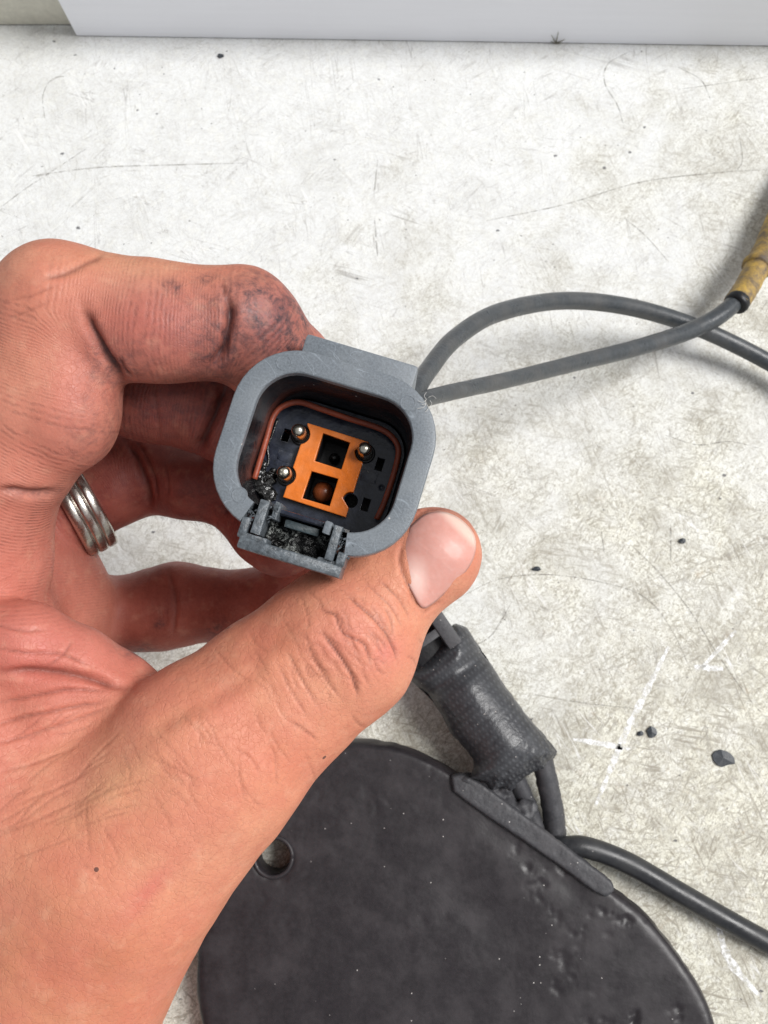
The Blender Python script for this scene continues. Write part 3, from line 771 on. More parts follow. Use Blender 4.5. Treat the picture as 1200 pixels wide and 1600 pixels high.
# ------------------------------------------------------------------ black moulded plate on the bench
PT = 12.0
def P2(lst, z): return [tuple(Tz(x, y, z)[:2]) for x, y in lst]
plate_px = [(510, 1160), (560, 1156), (620, 1163), (670, 1182), (715, 1208), (800, 1268), (880, 1328), (955, 1384), (1010, 1428), (1060, 1488), (1100, 1550), (1122, 1608), (1130, 1680), (1110, 1780), (1030, 1890), (900, 1960), (740, 1980), (580, 1940), (450, 1850), (360, 1730), (318, 1620), (304, 1535), (312, 1450), (345, 1350), (390, 1260), (445, 1190)]
pp = catmull(np.array(P2(plate_px+plate_px[:1], PT-2)+[]), 6)[:-1]
hc = Tz(427, 1339, PT)[:2]
def plate_extra(X, Y, Z, f):
    r_ = np.sqrt((X-hc[0])**2+(Y-hc[1])**2)
    f = np.maximum(f, 4.6-r_)
    q = np.stack(np.broadcast_arrays(X*.045, Y*.045, Z*0), -1)
    f = f+.2*fbm(q[:, :, 0]*.6, 2, 5)[:, :, None]*(Z > PT*.5)
    for (ax, ay, bx, by, dep, wid) in ((715, 1385, 790, 1460, .35, 7.0), (770, 1290, 900, 1390, .45, 3.5)):   # worn hollows
        a, b = Tz(ax, ay, PT)[:2], Tz(bx, by, PT)[:2]; e = b-a
        t = np.clip(((X-a[0])*e[0]+(Y-a[1])*e[1])/(e@e), 0, 1); d = np.sqrt((X-a[0]-e[0]*t)**2+(Y-a[1]-e[1]*t)**2)
        f = f+dep*np.exp(-(d/wid)**2)*(Z > PT*.5)
    return f
P_, Q_ = pillow(pp, PT/2, PT/2, 1.9, 1.0, plate_extra)
P_, Q_ = subdivide(P_, Q_); N_ = vert_normals(P_, Q_)
top = np.clip((P_[:, 2]-PT*.6)/3, 0, 1)
pz = np.clip((P_[:, 0]-Tz(760, 1500, PT)[0])/25, 0, 1)
pr_ = P_ @ np.array([[.62, .71, .33], [-.55, .70, -.45], [-.56, .1, .83]]); pit = np.clip(fbm(pr_*.3, 4, 11)-.25, 0, .8)*np.clip(vnoise(P_*.07, 12)-.05+.45*pz, 0, 1)*(.35+1.3*pz)
P_ += N_*((.03*fbm(P_*.3, 3, 2)*top)[:, None]-(pit*top*.6)[:, None])
P_[:, 2] += .05-P_[:, 2].min()
plate = fast_mesh("moulded_plate", P_, Q_, M['plate'], origin=(*np.mean(pp, axis=0), 0))
tag(plate, "large worn black moulded plate with a round hole, lying on the bench", "plate")
lipc = [np.array([hc[0]+5.2*math.cos(a), hc[1]+5.2*math.sin(a), PT+.05]) for a in np.linspace(0, 2*math.pi, 40)]
rv, rf = tube(lipc, .6, 8); rm = mesh_obj("hole_rim", rv-np.array([*np.mean(pp, axis=0), 0]), rf, M['plate']); rm.parent = plate
st_px = [(703, 1212), (722, 1207), (752, 1222), (800, 1258), (860, 1303), (920, 1348), (958, 1378), (962, 1392), (948, 1404), (930, 1396), (880, 1358), (820, 1316), (770, 1283), (735, 1258), (708, 1238)]
sP, sQ = pillow(P2(st_px, PT+1.5), PT+.1, 1.8, .7, .5); sP, sQ = subdivide(sP, sQ)
sP += vert_normals(sP, sQ)*(.10*fbm(sP*.4, 3, 9))[:, None]
so_ = fast_mesh("edge_strip", sP-np.array([*np.mean(pp, axis=0), 0]), sQ, M['strip']); so_.parent = plate
# cable out of the plate
c3p = catmull([Tz(*p) for p in ((850, 1325, 9), (885, 1322, 10), (920, 1325, 10), (980, 1348, 8), (1060, 1394, 5.5), (1140, 1440, 4.0), (1210, 1478, 3.7), (1330, 1535, 3.7), (1480, 1590, 3.7))], 14)
v, f = tube(c3p, np.interp(np.linspace(0, 1, len(c3p)), [0, .1, .2, .35, 1], [2.3, 2.6, 2.9, 3.0, 3.0]), 20)
c3 = fix_normals(mesh_obj("cable", v, f, M['cable_b'], origin=c3p[0]))
tag(c3, "thick black cable running from the moulded plate to the lower right edge", "cable")

# ------------------------------------------------------------------ taped sleeve with its small clip and wires
sl_px = [(676, 1022), (692, 1000), (704, 984), (714, 974), (730, 984), (750, 1018), (785, 1068), (832, 1128), (862, 1164), (875, 1178), (870, 1192), (862, 1196), (858, 1210), (840, 1212), (822, 1226), (808, 1240), (796, 1232), (778, 1238), (766, 1222), (742, 1214), (748, 1190), (738, 1172), (716, 1146), (700, 1115), (676, 1084), (656, 1064), (640, 1050), (660, 1042)]
sl_c = np.array([*Tz(760, 1110, 14)[:2], 0])
slv = empty("taped_sleeve", sl_c)
tag(slv, "torn black woven tape sleeve over wires between thumb and plate", "sleeve")
sl_poly = np.array(P2([(x-7, y) for x, y in sl_px], 14)); _a, _b = np.array(Tz(676, 1010, 14)[:2]), np.array(Tz(805, 1210, 14)[:2]); _e = (_b-_a)/np.linalg.norm(_b-_a); _n = np.array([-_e[1], _e[0]])
sl_poly = np.array([p+_n*((p-_a)@_n)*.09 for p in sl_poly])
sP, sQ = pillow(sl_poly, 14, 10.5, 11.0, .7)
sP, sQ = subdivide(sP, sQ); n_ = vert_normals(sP, sQ)
sP += n_*(.9*vnoise(sP*.07, 21)+.2*vnoise(sP*.2, 22))[:, None]
a_, b_ = Tz(668, 1000, 14)[:2], Tz(815, 1215, 14)[:2]; e_ = (b_-a_)/np.linalg.norm(b_-a_); L_ = np.linalg.norm(b_-a_)
s_ = ((sP[:, :2]-a_)@e_)/L_
sP[:, 2] -= 2.2*np.exp(-((s_-.27)/.06)**2)*(sP[:, 2] > 14)        # pinch behind the mouth of the boot
sP[:, 2] -= np.clip(s_-.8, 0, 1)*14*(sP[:, 2] > 12)
sP += n_*((.4*fbm(sP*.4, 3, 31))*np.clip((s_-.82)/.1, 0, 1))[:, None]
sP[:, 2] = np.maximum(sP[:, 2], .3)
fast_mesh("tape_wrap", sP-sl_c, sQ, M['weave']).parent = slv
def spart(name, vf, mat, smooth=True):
    o = mesh_obj(name, np.asarray(vf[0])-sl_c, vf[1], mat, None, smooth); o.parent = slv; return fix_normals(o)
def sw(px, py, z): return Tz(px, py, z)
for pts, r_ in (([(795, 1195, 12), (815, 1235, 9), (832, 1280, 6), (842, 1310, 5)], 2.6), ([(845, 1180, 11), (856, 1225, 9), (864, 1270, 6.5), (868, 1312, 5)], 3.1), ([(775, 1200, 9), (790, 1235, 6.5), (815, 1270, 5), (835, 1300, 4)], 2.4)):
    spart("wire", tube(catmull([sw(*p) for p in pts], 8), r_, 14, lump=.12, seed=int(r_*10)), M['strip'])
rr = np.random.RandomState(12)
tc_ = [(np.array(sw(748+74*t+6*rr.randn(), 1212+64*t+7*rr.randn(), 8+4*rr.rand())), .7+1.5*rr.rand()) for t in rr.rand(60)]
lo_ = np.min([c for c, _ in tc_], axis=0)-4; hi_ = np.max([c for c, _ in tc_], axis=0)+4
GX = np.stack(np.meshgrid(*[np.arange(lo_[i], hi_[i], .4) for i in range(3)], indexing='ij'), -1); gf = np.full(GX.shape[:3], 9.0)
for c, r in tc_: gf = smin0(gf, np.sqrt(((GX-c)**2).sum(-1))-r, .8)
gf = gf+.9*fbm(GX*.35, 4, 23)
o = spart("torn_tape_edge", surface_nets(gf, lo_, .4, 1), M['strip'])
# the small clip at the sleeve's upper end
ca = sw(668, 1000, 14); ex = np.array([*e_, 0]); ey = np.array([-e_[1], e_[0], 0])
def clip_box(lo, hi, bev=.5):
    v, f = box_vf(lo, hi, bev); return np.array([ca+ex*p[0]+ey*p[1]+np.array([0, 0, p[2]]) for p in v]), f
auto_smooth(spart("clip_body", clip_box((-24, -6.5, -11), (8, 7.5, 4.0), 1.0), M['black']))
auto_smooth(spart("clip_rail", clip_box((-24, 3.0, 3.6), (6, 7.2, 8.4), .6), M['strip']))
auto_smooth(spart("clip_rail", clip_box((-24, -6.8, 3.6), (-1, -4.2, 6.8), .6), M['strip']))
auto_smooth(spart("clip_tooth", clip_box((-5.4, -4.4, 3.5), (-3.6, 3.2, 7.4), .35), M['strip']))
auto_smooth(spart("clip_tooth", clip_box((-1.2, -7.4, 3.5), (1.2, 3.2, 7.8), .4), M['strip']))
auto_smooth(spart("clip_tooth", clip_box((-10.4, -4.4, 3.5), (-8.8, 3.2, 7.0), .35), M['strip']))

# ------------------------------------------------------------------ the hand: one implicit surface, meshed once
# joints as (photo x, photo y, depth mm, radius mm); a chain = tapered bones; s squashes the section towards the viewer
def J(px, py, d, r): return (*V(px, py, d), r)
CH = {
 'index': dict(j=[J(-75, 850, 158, 12.5), J(55, 640, 151, 11.4), J(92, 482, 148, 11.0), J(240, 500, 149, 9.7), J(378, 508, 151, 9.8), J(452, 585, 158, 8.6), J(480, 650, 163, 7.4)], s=1.0),
 'middle': dict(j=[J(-80, 880, 176, 11.5), J(25, 690, 175, 10.5), J(100, 565, 172, 10.8), J(225, 600, 171, 10.6), J(345, 632, 171, 10.4), J(430, 700, 172, 9.0), J(460, 760, 170, 7.8)], s=1.0),
 'ring': dict(j=[J(0, 862, 187, 10.0), J(112, 794, 190, 9.0), J(205, 730, 193, 10.2), J(280, 742, 192, 9.2), J(360, 754, 190, 9.0), J(425, 828, 185, 8.2), J(440, 848, 184, 7.4)], s=1.0),
 'little': dict(j=[J(40, 985, 206, 11), J(150, 965, 206, 9.0), J(275, 946, 205, 9.3), J(370, 948, 203, 8.2), J(450, 930, 200, 8.2), J(530, 900, 196, 7.0)], s=1.0),
 'thumb': dict(j=[J(58, 1545, 152, 22.5), J(168, 1352, 149, 20.3), J(325, 1185, 148, 17.0), J(430, 1090, 149.5, 14.2), J(535, 1006, 151, 13.3), J(597, 926, 152, 10.0), J(667, 873, 152.5, 7.9)], s=.80),
}
def ell(px, py, d, rx, ry, rz): return ('e', *V(px, py, d), rx, ry, rz)
def cap(*js): return ('c', js)
PALM = [
 cap(J(-12, 790, 160, 10.2), J(-34, 890, 160.5, 10.4), J(-50, 960, 162, 11)),                            # mound under the index
 cap(J(-75, 860, 172, 12), J(-10, 885, 181, 11), J(58, 902, 191, 10.8), J(84, 957, 195, 11), J(100, 1015, 199, 10.5)),          # knuckle row, receding
 cap(J(-60, 1000, 172, 17), J(-10, 1010, 190, 15), J(40, 1020, 203, 12)),                               # palm heel side
 cap(J(-75, 965, 172, 14), J(-60, 1120, 163, 21), J(-20, 1350, 168, 24), J(20, 1560, 170, 26)),         # back of the hand to the wrist
 cap(J(40, 1560, 176, 27), J(-10, 1800, 182, 27), J(-80, 2150, 192, 31)),                               # forearm
 cap(J(140, 1340, 160, 19), J(40, 1250, 158, 19), J(-40, 1180, 158, 19)),                               # first web muscle
]
FOLD = [cap(J(-60, 1002, 151, 8.0), J(40, 1014, 150, 7.6), J(120, 1040, 151.5, 6.4), J(190, 1062, 155, 4.6), J(224, 1070, 158, 3.0)),  # web fold
        cap(J(-20, 1095, 150, 7.0), J(90, 1105, 150.5, 7.0), J(170, 1098, 152, 6.0), J(215, 1082, 155, 4.0))]
PADS = {'index': [ell(118, 632, 148.5, 7.6, 11.2, 9.0), ell(250, 525, 146, 10.5, 7.4, 7.0), ell(12, 735, 152, 9, 6, 9)],
        'middle': [ell(240, 622, 168, 10, 7.0, 8)],
        'ring': [ell(192, 768, 190, 5, 6.0, 8), ell(300, 757, 186, 8, 6.5, 8)],
        'little': [ell(230, 966, 203, 9, 7, 8)],
        'thumb': [ell(520, 1010, 146.5, 11, 11, 7.0), ell(684, 864, 152.5, 7.6, 7.9, 7.0)]}
def sd_bone(X, Y, Z, a, b, s=1.0):
    ax, ay, az, ra = a; bx, by, bz, rb = b
    ex, ey, ez = bx-ax, by-ay, bz-az
    wx, wy, wz = X-ax, Y-ay, Z-az
    t = np.clip((wx*ex+wy*ey+wz*ez)/(ex*ex+ey*ey+ez*ez), 0, 1)
    qx, qy, qz = wx-ex*t, wy-ey*t, (wz-ez*t)/s
    return np.sqrt(qx*qx+qy*qy+qz*qz)-(ra+(rb-ra)*t), t
def sd_ell(X, Y, Z, e):
    _, cx, cy, cz, rx, ry, rz = e
    k = np.sqrt(((X-cx)/rx)**2+((Y-cy)/ry)**2+((Z-cz)/rz)**2)
    return (k-1)*min(rx, ry, rz)
def smin(a, b, k):
    h = np.maximum(k-np.abs(a-b), 0)/k
    return np.minimum(a, b)-h*h*k*.25
BIG = 25.0
class Grid:
    def __init__(s, lo, hi, h):
        s.lo = np.asarray(lo, float); s.h = h; s.n = np.ceil((np.asarray(hi)-lo)/h).astype(int)
        s.ax = [(s.lo[i]+h*np.arange(s.n[i])).astype(np.float32) for i in range(3)]
    def field(s): return np.full(s.n, BIG, np.float32)
    def sub(s, blo, bhi):
        sl = []
        for i in range(3):
            a = int(np.clip(np.floor((blo[i]-s.lo[i])/s.h), 0, s.n[i])); b = int(np.clip(np.ceil((bhi[i]-s.lo[i])/s.h)+1, 0, s.n[i])); sl.append(slice(a, b))
        return tuple(sl), (s.ax[0][sl[0]][:, None, None], s.ax[1][sl[1]][None, :, None], s.ax[2][sl[2]][None, None, :])
    def add_bone(s, F, a, b, k, sq=1.0, pad=9):
        a_, b_ = np.array(a), np.array(b); r = max(a[3], b[3])+pad
        sl, xyz = s.sub(np.minimum(a_[:3], b_[:3])-r, np.maximum(a_[:3], b_[:3])+r)
        d, _ = sd_bone(*xyz, a, b, sq); F[sl] = smin(F[sl], d.astype(np.float32), k)
    def add_ell(s, F, e, k, pad=8):
        c = np.array(e[1:4]); r = np.array(e[4:7])+pad
        sl, xyz = s.sub(c-r, c+r); F[sl] = smin(F[sl], sd_ell(*xyz, e).astype(np.float32), k)
G = Grid((-118, -196, 122), (22, 50, 224), .72)
Fp = G.field()
for p in PALM:
    for a, b in zip(p[1][:-1], p[1][1:]): G.add_bone(Fp, a, b, 8.0)
F = None
for nm, ch in CH.items():
    Fi = G.field()
    for a, b in zip(ch['j'][:-1], ch['j'][1:]): G.add_bone(Fi, a, b, 2.2, ch['s'])
    for e in PADS[nm]: G.add_ell(Fi, e, 4.0)
    if nm == 'thumb':
        Hf = smin(Fp, Fi, 9.0)
        for p in FOLD:
            for a, b in zip(p[1][:-1], p[1][1:]): G.add_bone(Hf, a, b, 3.0)
    else: Hf = smin(Fp, Fi, 2.5 if nm == 'ring' else 5.0)
    F = Hf if F is None else smin(F, Hf, .9)
del Fp, Fi, Hf
P, Q = surface_nets(F, G.lo, G.h, 4)
del F
P, Q = subdivide(P, Q)
N = vert_normals(P, Q)
if (N*(P-P.mean(0))).sum() < 0: N = -N

# image-plane coordinates of every vertex, used only to lay creases and stains where they sit on this hand
pxv = 600+FPX*P[:, 0]/P[:, 2]; pyv = 800-FPX*P[:, 1]/P[:, 2]
facing = np.clip(-(N*(P/np.linalg.norm(P, axis=1)[:, None])).sum(1)*2.0+.25, 0, 1)
# which finger a vertex belongs to, and how far along it lies
names = list(CH); dist = []; along = []; spread = []
for nm in names:
    ds_, as_, acc = [], [], 0.0
    js = CH[nm]['j']
    for a, b in zip(js[:-1], js[1:]):
        d, t = sd_bone(P[:, 0], P[:, 1], P[:, 2], a, b, CH[nm]['s']); L = math.dist(a[:3], b[:3])
        ds_.append(d); as_.append(acc+t*L); acc += L
    ds_, as_ = np.array(ds_), np.array(as_); wg = np.exp(-np.clip(ds_-ds_.min(0), 0, 20)/1.1); wg /= wg.sum(0)
    al = (wg*as_).sum(0); dist.append(ds_.min(0)); along.append(al); spread.append(np.sqrt((wg*(as_-al)**2).sum(0)))
dp = np.full(len(P), 1e9)
for p in PALM+FOLD:
    for a, b in zip(p[1][:-1], p[1][1:]): dp = np.minimum(dp, sd_bone(P[:, 0], P[:, 1], P[:, 2], a, b)[0])
dist.append(dp); along.append(-P[:, 1]); spread.append(np.zeros(len(P)))
D = np.array(dist); Wt = np.exp(-np.clip(D-D.min(0), 0, 30)/1.6); Wt /= Wt.sum(0)
ALONG = np.array(along)[np.argmin(D, axis=0), np.arange(len(P))]
SPREAD = np.array(spread)[np.argmin(D, axis=0), np.arange(len(P))]
ws = dict(zip(names+['palm'], Wt))
depth_ok = lambda lo, hi: ((P[:, 2] > lo) & (P[:, 2] < hi)).astype(float)

def seg_dist(pts):
    d = np.full(len(P), 1e9); tt = np.zeros(len(P)); n = len(pts)-1
    for i, (a, b) in enumerate(zip(pts[:-1], pts[1:])):
        ex, ey = b[0]-a[0], b[1]-a[1]
        t = np.clip(((pxv-a[0])*ex+(pyv-a[1])*ey)/(ex*ex+ey*ey+1e-9), 0, 1)
        q = np.hypot(pxv-a[0]-ex*t, pyv-a[1]-ey*t); m = q < d; d = np.where(m, q, d); tt = np.where(m, (i+t)/n, tt)
    return d, tt
# creases: polyline in photo pixels, half-width px, depth mm, colour weight, depth range
CREASES = [
 # thumb knuckle
 ([(500, 978), (515, 1003), (533, 1027), (548, 1052), (557, 1075), (559, 1092)], 5, .55, .75, (130, 165)),
 ([(533, 921), (559, 945), (585, 968), (604, 990), (617, 1016), (622, 1036)], 4, .38, .55, (130, 165)),
 ([(488, 943), (508, 955), (524, 963), (535, 988), (552, 998), (568, 1005), (576, 1024), (581, 1046)], 4, .40, .55, (130, 165)),
 ([(475, 986), (487, 1018), (497, 1041), (515, 1069), (537, 1096)], 3.5, .30, .45, (130, 165)),
 ([(449, 1016), (462, 1043), (478, 1072), (500, 1110)], 3.5, .28, .40, (130, 165)),
 ([(432, 1030), (448, 1066), (468, 1098), (486, 1128)], 3, .2, .30, (130, 165)),
 ([(590, 906), (610, 922), (628, 942), (640, 968)], 3, .22, .35, (130, 165)),
 ([(565, 905), (592, 930), (615, 955), (628, 985)], 2.6, .18, .3, (130, 165)),
 ([(455, 1125), (475, 1140), (500, 1160)], 3, .22, .35, (130, 165)),
 ([(537, 955), (536, 975), (548, 998), (560, 1020)], 2.6, .2, .35, (130, 165)),
 ([(470, 930), (480, 960), (483, 985)], 2.6, .18, .25, (130, 165)),
 # wrinkles of the web fold
 ([(-20, 1052), (71, 1050), (137, 1060), (205, 1076)], 8, 1.3, .60, (120, 175)),
 ([(-20, 1100), (50, 1088), (110, 1078), (170, 1080)], 5, .6, .40, (120, 175)),
 ([(-20, 1135), (50, 1118), (110, 1106), (165, 1096)], 5, .6, .40, (120, 175)),
 ([(-20, 1165), (50, 1148), (120, 1125), (180, 1100)], 4, .4, .30, (120, 175)),
 ([(-20, 1010), (40, 1020), (95, 1022), (150, 1045)], 4, .45, .35, (120, 175)),
 ([(70, 1045), (100, 1020), (112, 1000)], 3.5, .35, .30, (120, 175)),
 ([(-20, 975), (30, 985), (70, 985)], 4, .35, .25, (120, 175)),
 ([(-10, 1210), (60, 1190), (130, 1160)], 3.5, .25, .2, (120, 175)),
 ([(20, 1260), (80, 1235), (150, 1200)], 3.5, .25, .2, (120, 175)),
 ([(-10, 1310), (60, 1280), (120, 1250)], 3.5, .22, .18, (120, 175)),
 # index
 ([(352, 458), (359, 490), (355, 520), (347, 550), (330, 580)], 7, 1.7, 1.1, (125, 170)),
 ([(128, 478), (140, 505), (152, 532), (165, 556), (182, 580), (196, 600)], 8, 1.4, .80, (125, 165)),
 ([(188, 560), (195, 575), (208, 588)], 4, .5, .7, (125, 170)),
 ([(-10, 766), (30, 768), (62, 771), (92, 766)], 6, .9, .55, (125, 185)),
 ([(60, 438), (100, 428), (140, 408), (165, 395)], 6, .4, .45, (125, 165)),
 ([(10, 470), (50, 462), (90, 445)], 4, .25, .25, (125, 165)),
 ([(5, 500), (40, 488), (80, 470)], 4, .2, .2, (125, 165)),
 ([(345, 440), (352, 462)], 5, .4, .5, (125, 170)),
 # middle
 ([(356, 592), (346, 622), (332, 655), (316, 690), (308, 706)], 8, 1.6, 1.0, (150, 185)),
 ([(238, 590), (246, 640), (250, 690)], 4, .25, .3, (150, 185)),
 # ring finger
 ([(196, 690), (214, 712), (224, 742), (231, 775), (236, 800)], 6, .9, .65, (175, 205)),
 ([(212, 686), (228, 712), (240, 745), (246, 790)], 4, .5, .5, (175, 205)),
 ([(257, 720), (262, 750), (262, 780)], 3.5, .25, .3, (175, 205)),
 ([(352, 750), (356, 780), (352, 806)], 6, .8, .8, (175, 205)),
 # little finger
 ([(262, 888), (272, 920), (275, 960), (270, 995)], 5, .35, .25, (190, 220)),
 # cuticle and the nail walls
 ([(632, 842), (624, 868), (628, 892), (640, 920), (652, 944), (662, 960)], 5, .5, .35, (125, 165)),
 ([(662, 960), (672, 952), (690, 938)], 4, .35, .25, (125, 165)),
 ([(640, 815), (664, 797), (690, 792), (714, 799), (734, 815), (746, 835)], 4, .3, .45, (125, 165)),
]
rs = np.random.RandomState(3)
for k in range(40):       # fine arcs crossing the thumb knuckle
    q = rs.rand()*2-1; cx, cy = 540+52*q+16*rs.randn(), 1008-50*q+18*rs.randn(); off = 52*rs.randn()
    cx += off*.70; cy += off*.70; a = math.radians(52+13*rs.randn()); L = 9+24*rs.rand(); bw = 5*(1 if q > 0 else -1)
    CREASES.append(([(cx-L*math.cos(a), cy-L*math.sin(a)), (cx+bw*.7, cy-bw*.7), (cx+L*math.cos(a), cy+L*math.sin(a))], 3.0, .10+.12*rs.rand(), .12+.2*rs.rand(), (130, 165)))
for k in range(34):       # fine lines across the back of the thumb and the wrist side
    t = rs.rand(); cx, cy = 190+330*t+50*rs.randn(), 1290-270*t+60*rs.randn()
    a = math.radians(62+16*rs.randn()); L = 18+34*rs.rand()
    CREASES.append(([(cx-L*math.cos(a), cy-L*math.sin(a)), (cx+6*rs.randn(), cy+6*rs.randn()), (cx+L*math.cos(a), cy+L*math.sin(a))], 2.6, .12+.1*rs.rand(), .16, (120, 165)))
for k in range(26):       # lines fanning out of the web towards the wrist
    cx, cy = 10+190*rs.rand(), 1120+210*rs.rand(); a = math.radians(-28+10*rs.randn()); L = 26+40*rs.rand()
    CREASES.append(([(cx-L*math.cos(a), cy-L*math.sin(a)), (cx, cy+4*rs.randn()), (cx+L*math.cos(a), cy+L*math.sin(a))], 2.8, .14, .2, (120, 170)))
disp = np.zeros(len(P)); crease = np.zeros(len(P))
for pts, wpx, dep, cw, (dlo, dhi) in CREASES:
    x0, y0 = np.min(pts, axis=0)-4*wpx-8; x1, y1 = np.max(pts, axis=0)+4*wpx+8
    if (x1-x0) <= 0: continue
    pc = catmull(pts, 5); pc = pc+1.2*np.stack([vnoise(np.stack([pc[:, 0]*.09, pc[:, 1]*.09, pc[:, 0]*0+z_], 1), 5) for z_ in (1.3, 7.7)], 1); wpx = wpx*(.72 if wpx < 5.5 else 1)
    m = np.nonzero((pxv > x0) & (pxv < x1) & (pyv > y0) & (pyv < y1) & (P[:, 2] > dlo) & (P[:, 2] < dhi) & (facing > .05))[0]
    if len(m) == 0: continue
    d = np.full(len(m), 1e9); tt = np.zeros(len(m)); X_, Y_ = pxv[m], pyv[m]; n = len(pc)-1
    for i in range(n):
        a, b = pc[i], pc[i+1]; e = b-a
        t = np.clip(((X_-a[0])*e[0]+(Y_-a[1])*e[1])/(e@e+1e-9), 0, 1); q = np.hypot(X_-a[0]-e[0]*t, Y_-a[1]-e[1]*t)
        k = q < d; d = np.where(k, q, d); tt = np.where(k, (i+t)/n, tt)
    fade = np.clip(np.minimum(tt, 1-tt)*5, .15, 1)*facing[m]
    g1 = np.exp(-(d/wpx)**2); g2 = np.exp(-((d-2.3*wpx)/(1.5*wpx))**2)
    dep = dep*.78 if dep < .8 else dep
    disp[m] += (-dep*g1+.10*dep*g2)*fade
    crease[m] = np.maximum(crease[m], min(1.35*cw, 1.2)*fade*np.exp(-(d/(wpx*.5+.6))**2))
# soft unevenness of flesh, tendon of the thumb
disp += .22*vnoise(P*.12, 41)+.10*vnoise(P*.33, 42)
dT, _ = seg_dist([(150, 1265), (270, 1150), (400, 1055), (480, 1000)]); disp += .55*np.exp(-(dT/26)**2)*ws['thumb']*facing
dT, _ = seg_dist([(255, 1130), (330, 1095), (400, 1050)]); disp -= .5*np.exp(-(dT/16)**2)*ws['thumb']*facing
dT, _ = seg_dist([(232, 890), (280, 882), (325, 893)]); disp += .6*np.exp(-(dT/22)**2)*ws['little']
P = P+N*disp[:, None]

# skin colour; dark middle, ring and little tones mix redness, grime and painted shade
def lin(r, g, b): return np.array([((c/255)/12.92 if c <= 10 else (((c/255)+.055)/1.055)**2.4) for c in (r, g, b)])
tone = np.zeros((len(P), 3))
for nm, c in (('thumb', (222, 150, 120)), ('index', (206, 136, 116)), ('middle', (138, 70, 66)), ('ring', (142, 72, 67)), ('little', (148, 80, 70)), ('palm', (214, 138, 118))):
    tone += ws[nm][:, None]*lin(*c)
def blob(px, py, rx, ry, col, amt, rot=0, dr=(0, 400)):
    global tone
    a = math.radians(rot); X_ = (pxv-px)*math.cos(a)+(pyv-py)*math.sin(a); Y_ = -(pxv-px)*math.sin(a)+(pyv-py)*math.cos(a)
    k = amt*np.exp(-(X_/rx)**2-(Y_/ry)**2)*((P[:, 2] > dr[0]) & (P[:, 2] < dr[1]))
    tone = tone*(1-k[:, None])+lin(*col)*k[:, None]
N3 = 'red'
blob(40, 900, 120, 120, (204, 118, 106), .6, 0, (120, 205))
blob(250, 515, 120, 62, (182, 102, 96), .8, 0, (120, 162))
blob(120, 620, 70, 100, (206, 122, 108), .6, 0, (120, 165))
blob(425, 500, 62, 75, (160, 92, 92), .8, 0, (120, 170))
blob(230, 405, 200, 30, (216, 154, 122), .85, 3, (120, 165))
blob(60, 440, 80, 60, (214, 148, 120), .7, 0, (120, 165))
blob(20, 560, 60, 90, (212, 144, 118), .6, 0, (120, 165))
blob(80, 1005, 150, 48, (206, 118, 108), .7, 10, (120, 175))
blob(40, 860, 60, 70, (212, 132, 116), .6, 0, (120, 200))
blob(540, 1000, 50, 60, (214, 124, 108), .6, 45, (120, 165))
blob(605, 1020, 22, 30, (216, 118, 112), .55, 45, (120, 165))
blob(230, 1395, 60, 16, (200, 92, 92), .6, -48, (120, 170))
blob(300, 1260, 110, 60, (220, 140, 116), .5, -50, (120, 170))
blob(180, 1240, 80, 45, (226, 172, 132), .55, -35, (120, 170))
blob(80, 1500, 170, 100, (204, 130, 98), .7, 0, (120, 200))
blob(90, 1580, 190, 70, (198, 124, 94), .6, 0, (120, 200))
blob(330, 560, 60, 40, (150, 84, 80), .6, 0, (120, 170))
blob(60, 1050, 150, 40, (202, 108, 98), .6, 8, (120, 175))
blob(700, 800, 60, 14, (180, 108, 92), .5, 20, (120, 165))
ridge = np.clip(ws['index']*1.15+ws['middle']*1.2+ws['ring']*.75+ws['little']*.35+ws['palm']*.55, 0, 1)*(1-np.clip(ws['thumb'], 0, 1))
ridge *= 1-np.exp(-((pyv-372)/42)**2)*(P[:, 2] < 160)                 # the back of the index is smooth
ridge *= 1-np.clip((pyv-960)/60, 0, 1)
ridge *= np.exp(-(SPREAD/3.2)**2)*np.clip(1.35-2.2*(1-np.max(Wt, axis=0)), 0, 1)
grime = np.zeros(len(P))
for px, py, rx, ry, a in ((270, 510, 110, 70, .28), (320, 480, 55, 55, .25), (430, 510, 60, 75, 1.0), (250, 640, 110, 50, .6), (340, 560, 36, 50, .8), (395, 455, 50, 40, .5), (60, 770, 60, 12, .5), (150, 560, 30, 60, .4), (320, 434, 12, 7, .9), (268, 448, 15, 10, .8), (190, 570, 40, 30, .6), (140, 690, 50, 40, .4), (215, 1015, 30, 14, .9), (250, 975, 8, 6, 1.6), (340, 985, 26, 16, .8), (300, 780, 60, 40, .4), (470, 520, 22, 30, .8), (480, 955, 25, 14, .4)):
    grime += a*np.exp(-((pxv-px)/rx)**2-((pyv-py)/ry)**2)*(1-ws['thumb'])
grime = np.clip(grime, 0, 1)
tone = .84*tone*np.array([1.0, .97, .95])
tone = tone*(1+.09*fbm(P*.10, 4, 51)[:, None]*np.array([.5, 1.5, 1.6])+.05*fbm(P*.5, 3, 57)[:, None]*np.array([.7, 1.4, 1.4]))
Pw = to_world(P)
base = to_world(V(60, 1600, 170))
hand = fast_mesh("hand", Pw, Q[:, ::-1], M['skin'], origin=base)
def put_attr(me, name, arr, typ='FLOAT_COLOR'):
    at = me.attributes.new(name, typ, 'POINT')
    if typ == 'FLOAT': at.data.foreach_set('value', arr.astype(np.float32))
    else: at.data.foreach_set('color', np.hstack([arr, np.ones((len(arr), 1))]).astype(np.float32).ravel())
put_attr(hand.data, 'tone', tone); put_attr(hand.data, 'marks', np.stack([ridge, grime, crease], 1)); put_attr(hand.data, 'along', ALONG, 'FLOAT')
